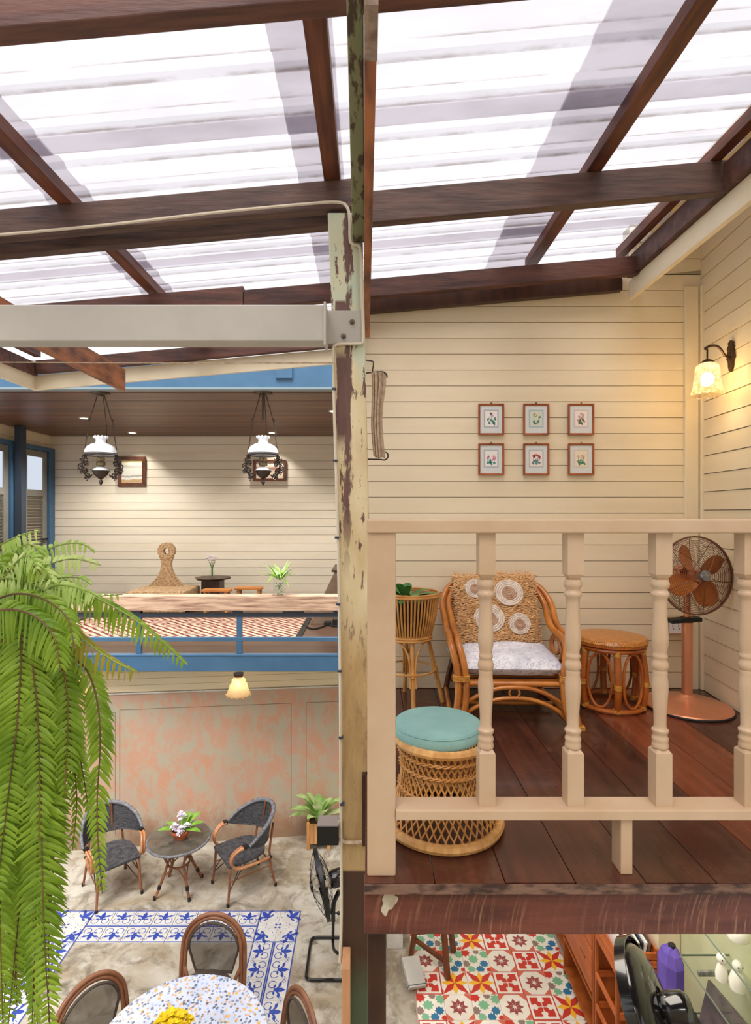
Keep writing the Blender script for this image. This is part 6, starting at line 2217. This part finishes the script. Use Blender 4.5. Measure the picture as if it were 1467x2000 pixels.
def frond(pts, plen, m, droopy=0.25, npin=None, face=None, taper=0.75, width=.0098):
    """pts in world space; pinnae in two ranks"""
    pts = [Vector(p) - base for p in pts]
    sp = catmull(pts, 10)
    L = sum((sp[i + 1] - sp[i]).length for i in range(len(sp) - 1))
    n = npin or int(L / .0118)
    stem = MB()
    stem.tube(sp, [.0026, .0009], 5)
    cum = [0]
    for i in range(len(sp) - 1):
        cum.append(cum[-1] + (sp[i + 1] - sp[i]).length)
    roll = random.uniform(-.6, .6)
    stem.slot(1)
    j = 0
    for i in range(n):
        t = .04 + .96 * i / n
        s = t * L
        while j < len(cum) - 2 and cum[j + 1] < s:
            j += 1
        f = (s - cum[j]) / max(1e-6, cum[j + 1] - cum[j])
        p = sp[j].lerp(sp[j + 1], f)
        tg = (sp[j + 1] - sp[j]).normalized()
        vw = face or Vector((sin(roll), -1, .35))
        bn = tg.cross(vw)
        if bn.length < .05:
            bn = tg.cross(Vector((1, 0, 0)))
        bn.normalize()
        nn = bn.cross(tg).normalized()
        size = plen * (min(1, .55 + t * 3) if t < .15 else 1) * (1 - max(0, (t - .45) / .55) ** 1.6 * taper) * random.uniform(.88, 1.08)
        for sd in (-1, 1):
            if random.random() < .03:
                continue
            d_ = bn * sd + tg * .28 + Vector((0, 0, -1)) * droopy + nn * random.uniform(-.25, .25)
            d_.normalize()
            w2 = width * (.45 + .55 * size / plen)
            up = nn + Vector((random.uniform(-.5, .5), random.uniform(-.5, .5), random.uniform(-.3, .3)))
            stem.pinna(p, d_, up, size, w2, droopy * .9)
    return stem.build('frond', [FERNSTEM_GREEN if (m is FERN_LIGHT or droopy > .6) else FERNSTEM, m], FN)


def fr(px, d, plen=.048, m=FERN, **kw):
    dd = d if isinstance(d, (list, tuple)) else [d] * len(px)
    if len(dd) != len(px):
        dd = [dd[0] + (dd[-1] - dd[0]) * i / (len(px) - 1) for i in range(len(px))]
    return frond([at(x, y, q) for (x, y), q in zip(px, dd)], plen, m, **kw)


fr([(-20, 1180), (60, 1150), (150, 1155), (240, 1195), (310, 1248), (365, 1298)], (1.1, 1.02), .036, FERN, droopy=.75)
fr([(-60, 1105), (-10, 1070), (40, 1046), (80, 1036)], (1.1, 1.12), .036, FERN_LIGHT, droopy=.7)
fr([(-50, 1160), (0, 1115), (60, 1086), (120, 1064), (160, 1063), (185, 1080)], (1.1, 1.15), .030, FERN_LIGHT, droopy=.6)
fr([(-50, 1170), (10, 1135), (80, 1108), (140, 1092), (197, 1104)], (1.1, 1.08), .038, FERN_LIGHT, droopy=.4)
fr([(-50, 1190), (20, 1155), (90, 1133), (150, 1128), (178, 1142)], (1.1, 1.05), .036, FERN_LIGHT, droopy=.5)
fr([(-50, 1120), (0, 1100), (50, 1096), (90, 1112), (110, 1140)], (1.1, 1.12), .038, FERN_LIGHT, droopy=.5)
fr([(-40, 1150), (10, 1130), (60, 1140), (100, 1165), (120, 1200)], (1.1, 1.0), .044, FERN_LIGHT, droopy=.5)
fr([(-30, 1185), (60, 1172), (130, 1168), (200, 1164), (240, 1161)], (1.1, 1.18), .028, FERN_LIGHT, droopy=.5)
fr([(60, 1190), (110, 1210), (150, 1238), (180, 1262), (225, 1292), (268, 1313)], (1.08, 1.0), .036, FERN_OLD, droopy=.8, npin=20)
fr([(70, 1230), (130, 1275), (170, 1310), (190, 1370), (196, 1450), (190, 1560), (192, 1650), (200, 1745)], (1.08, .98), .034, FERN, droopy=.5)
fr([(30, 1190), (80, 1250), (88, 1350), (82, 1500), (82, 1650), (88, 1850), (100, 2040)], (1.08, .95), .056, FERN, droopy=.15)
fr([(20, 1200), (55, 1260), (70, 1350), (76, 1450), (78, 1560), (76, 1640)], (1.05, .98), .05, FERN, droopy=.3)
fr([(60, 1190), (110, 1260), (132, 1350), (140, 1450), (150, 1560), (142, 1660)], (1.1, 1.02), .038, FERN, droopy=.4)
fr([(60, 1200), (120, 1290), (140, 1400), (160, 1500), (176, 1600)], (1.1, 1.06), .026, FERN, droopy=.5)
fr([(60, 1185), (100, 1240), (128, 1330), (132, 1430), (126, 1560)], (1.08, 1.0), .044, FERN, droopy=.35)
fr([(-30, 1180), (30, 1160), (85, 1170), (130, 1205), (145, 1260)], (1.05, .98), .046, FERN, droopy=.6)
fr([(-30, 1200), (20, 1190), (70, 1205), (105, 1245), (118, 1310)], (1.02, .95), .048, FERN, droopy=.6)
for i in range(9):
    xe = random.uniform(70, 190)
    ye = 1215 - 120 * math.sqrt(max(0, 1 - ((xe - 20) / 190) ** 2)) + random.uniform(-30, 40)
    ym = min(ye - 12, 1150) + random.uniform(-10, 10)
    fr([(-40, 1180), (xe * .25, ym + 26), (xe * .6, ym), (xe * .88, ye - 6), (xe, ye + random.uniform(4, 26))], (1.1, random.uniform(.96, 1.2)), random.uniform(.034, .044), FERN_LIGHT if i % 3 else FERN, droopy=random.uniform(.4, .7))
for i in range(30):
    x0 = random.uniform(-40, 70)
    x1 = x0 * .5 + random.uniform(-45, 65)
    x1 = max(-60, min(105, x1))
    ye = random.choice([random.uniform(1480, 1750), random.uniform(1750, 2120)])
    y0 = random.uniform(1170, 1260)
    q0, q1 = random.uniform(1.02, 1.2), random.uniform(.96, 1.22)
    mx = (x0 + x1) / 2 + random.uniform(0, 28)
    P = [(x0 * .4 - 20, y0), (x0 * .8 + 10, y0 + 40), (mx, y0 + (ye - y0) * .35), ((mx + x1) / 2, y0 + (ye - y0) * .68), (x1, ye)]
    fr(P, (q0, q1), random.uniform(.036, .048), FERN if i % 9 else FERN_OLD, droopy=random.uniform(.1, .4))
for i in range(10):
    x1 = random.uniform(60, 118)
    P = [(20, 1230), (x1 * .8, 1300), (x1, 1450), (x1 + random.uniform(-12, 12), 1700), (x1 + random.uniform(-20, 8), random.uniform(1750, 2080))]
    fr(P, (1.08, random.uniform(.98, 1.15)), random.uniform(.036, .05), FERN, droopy=.25)
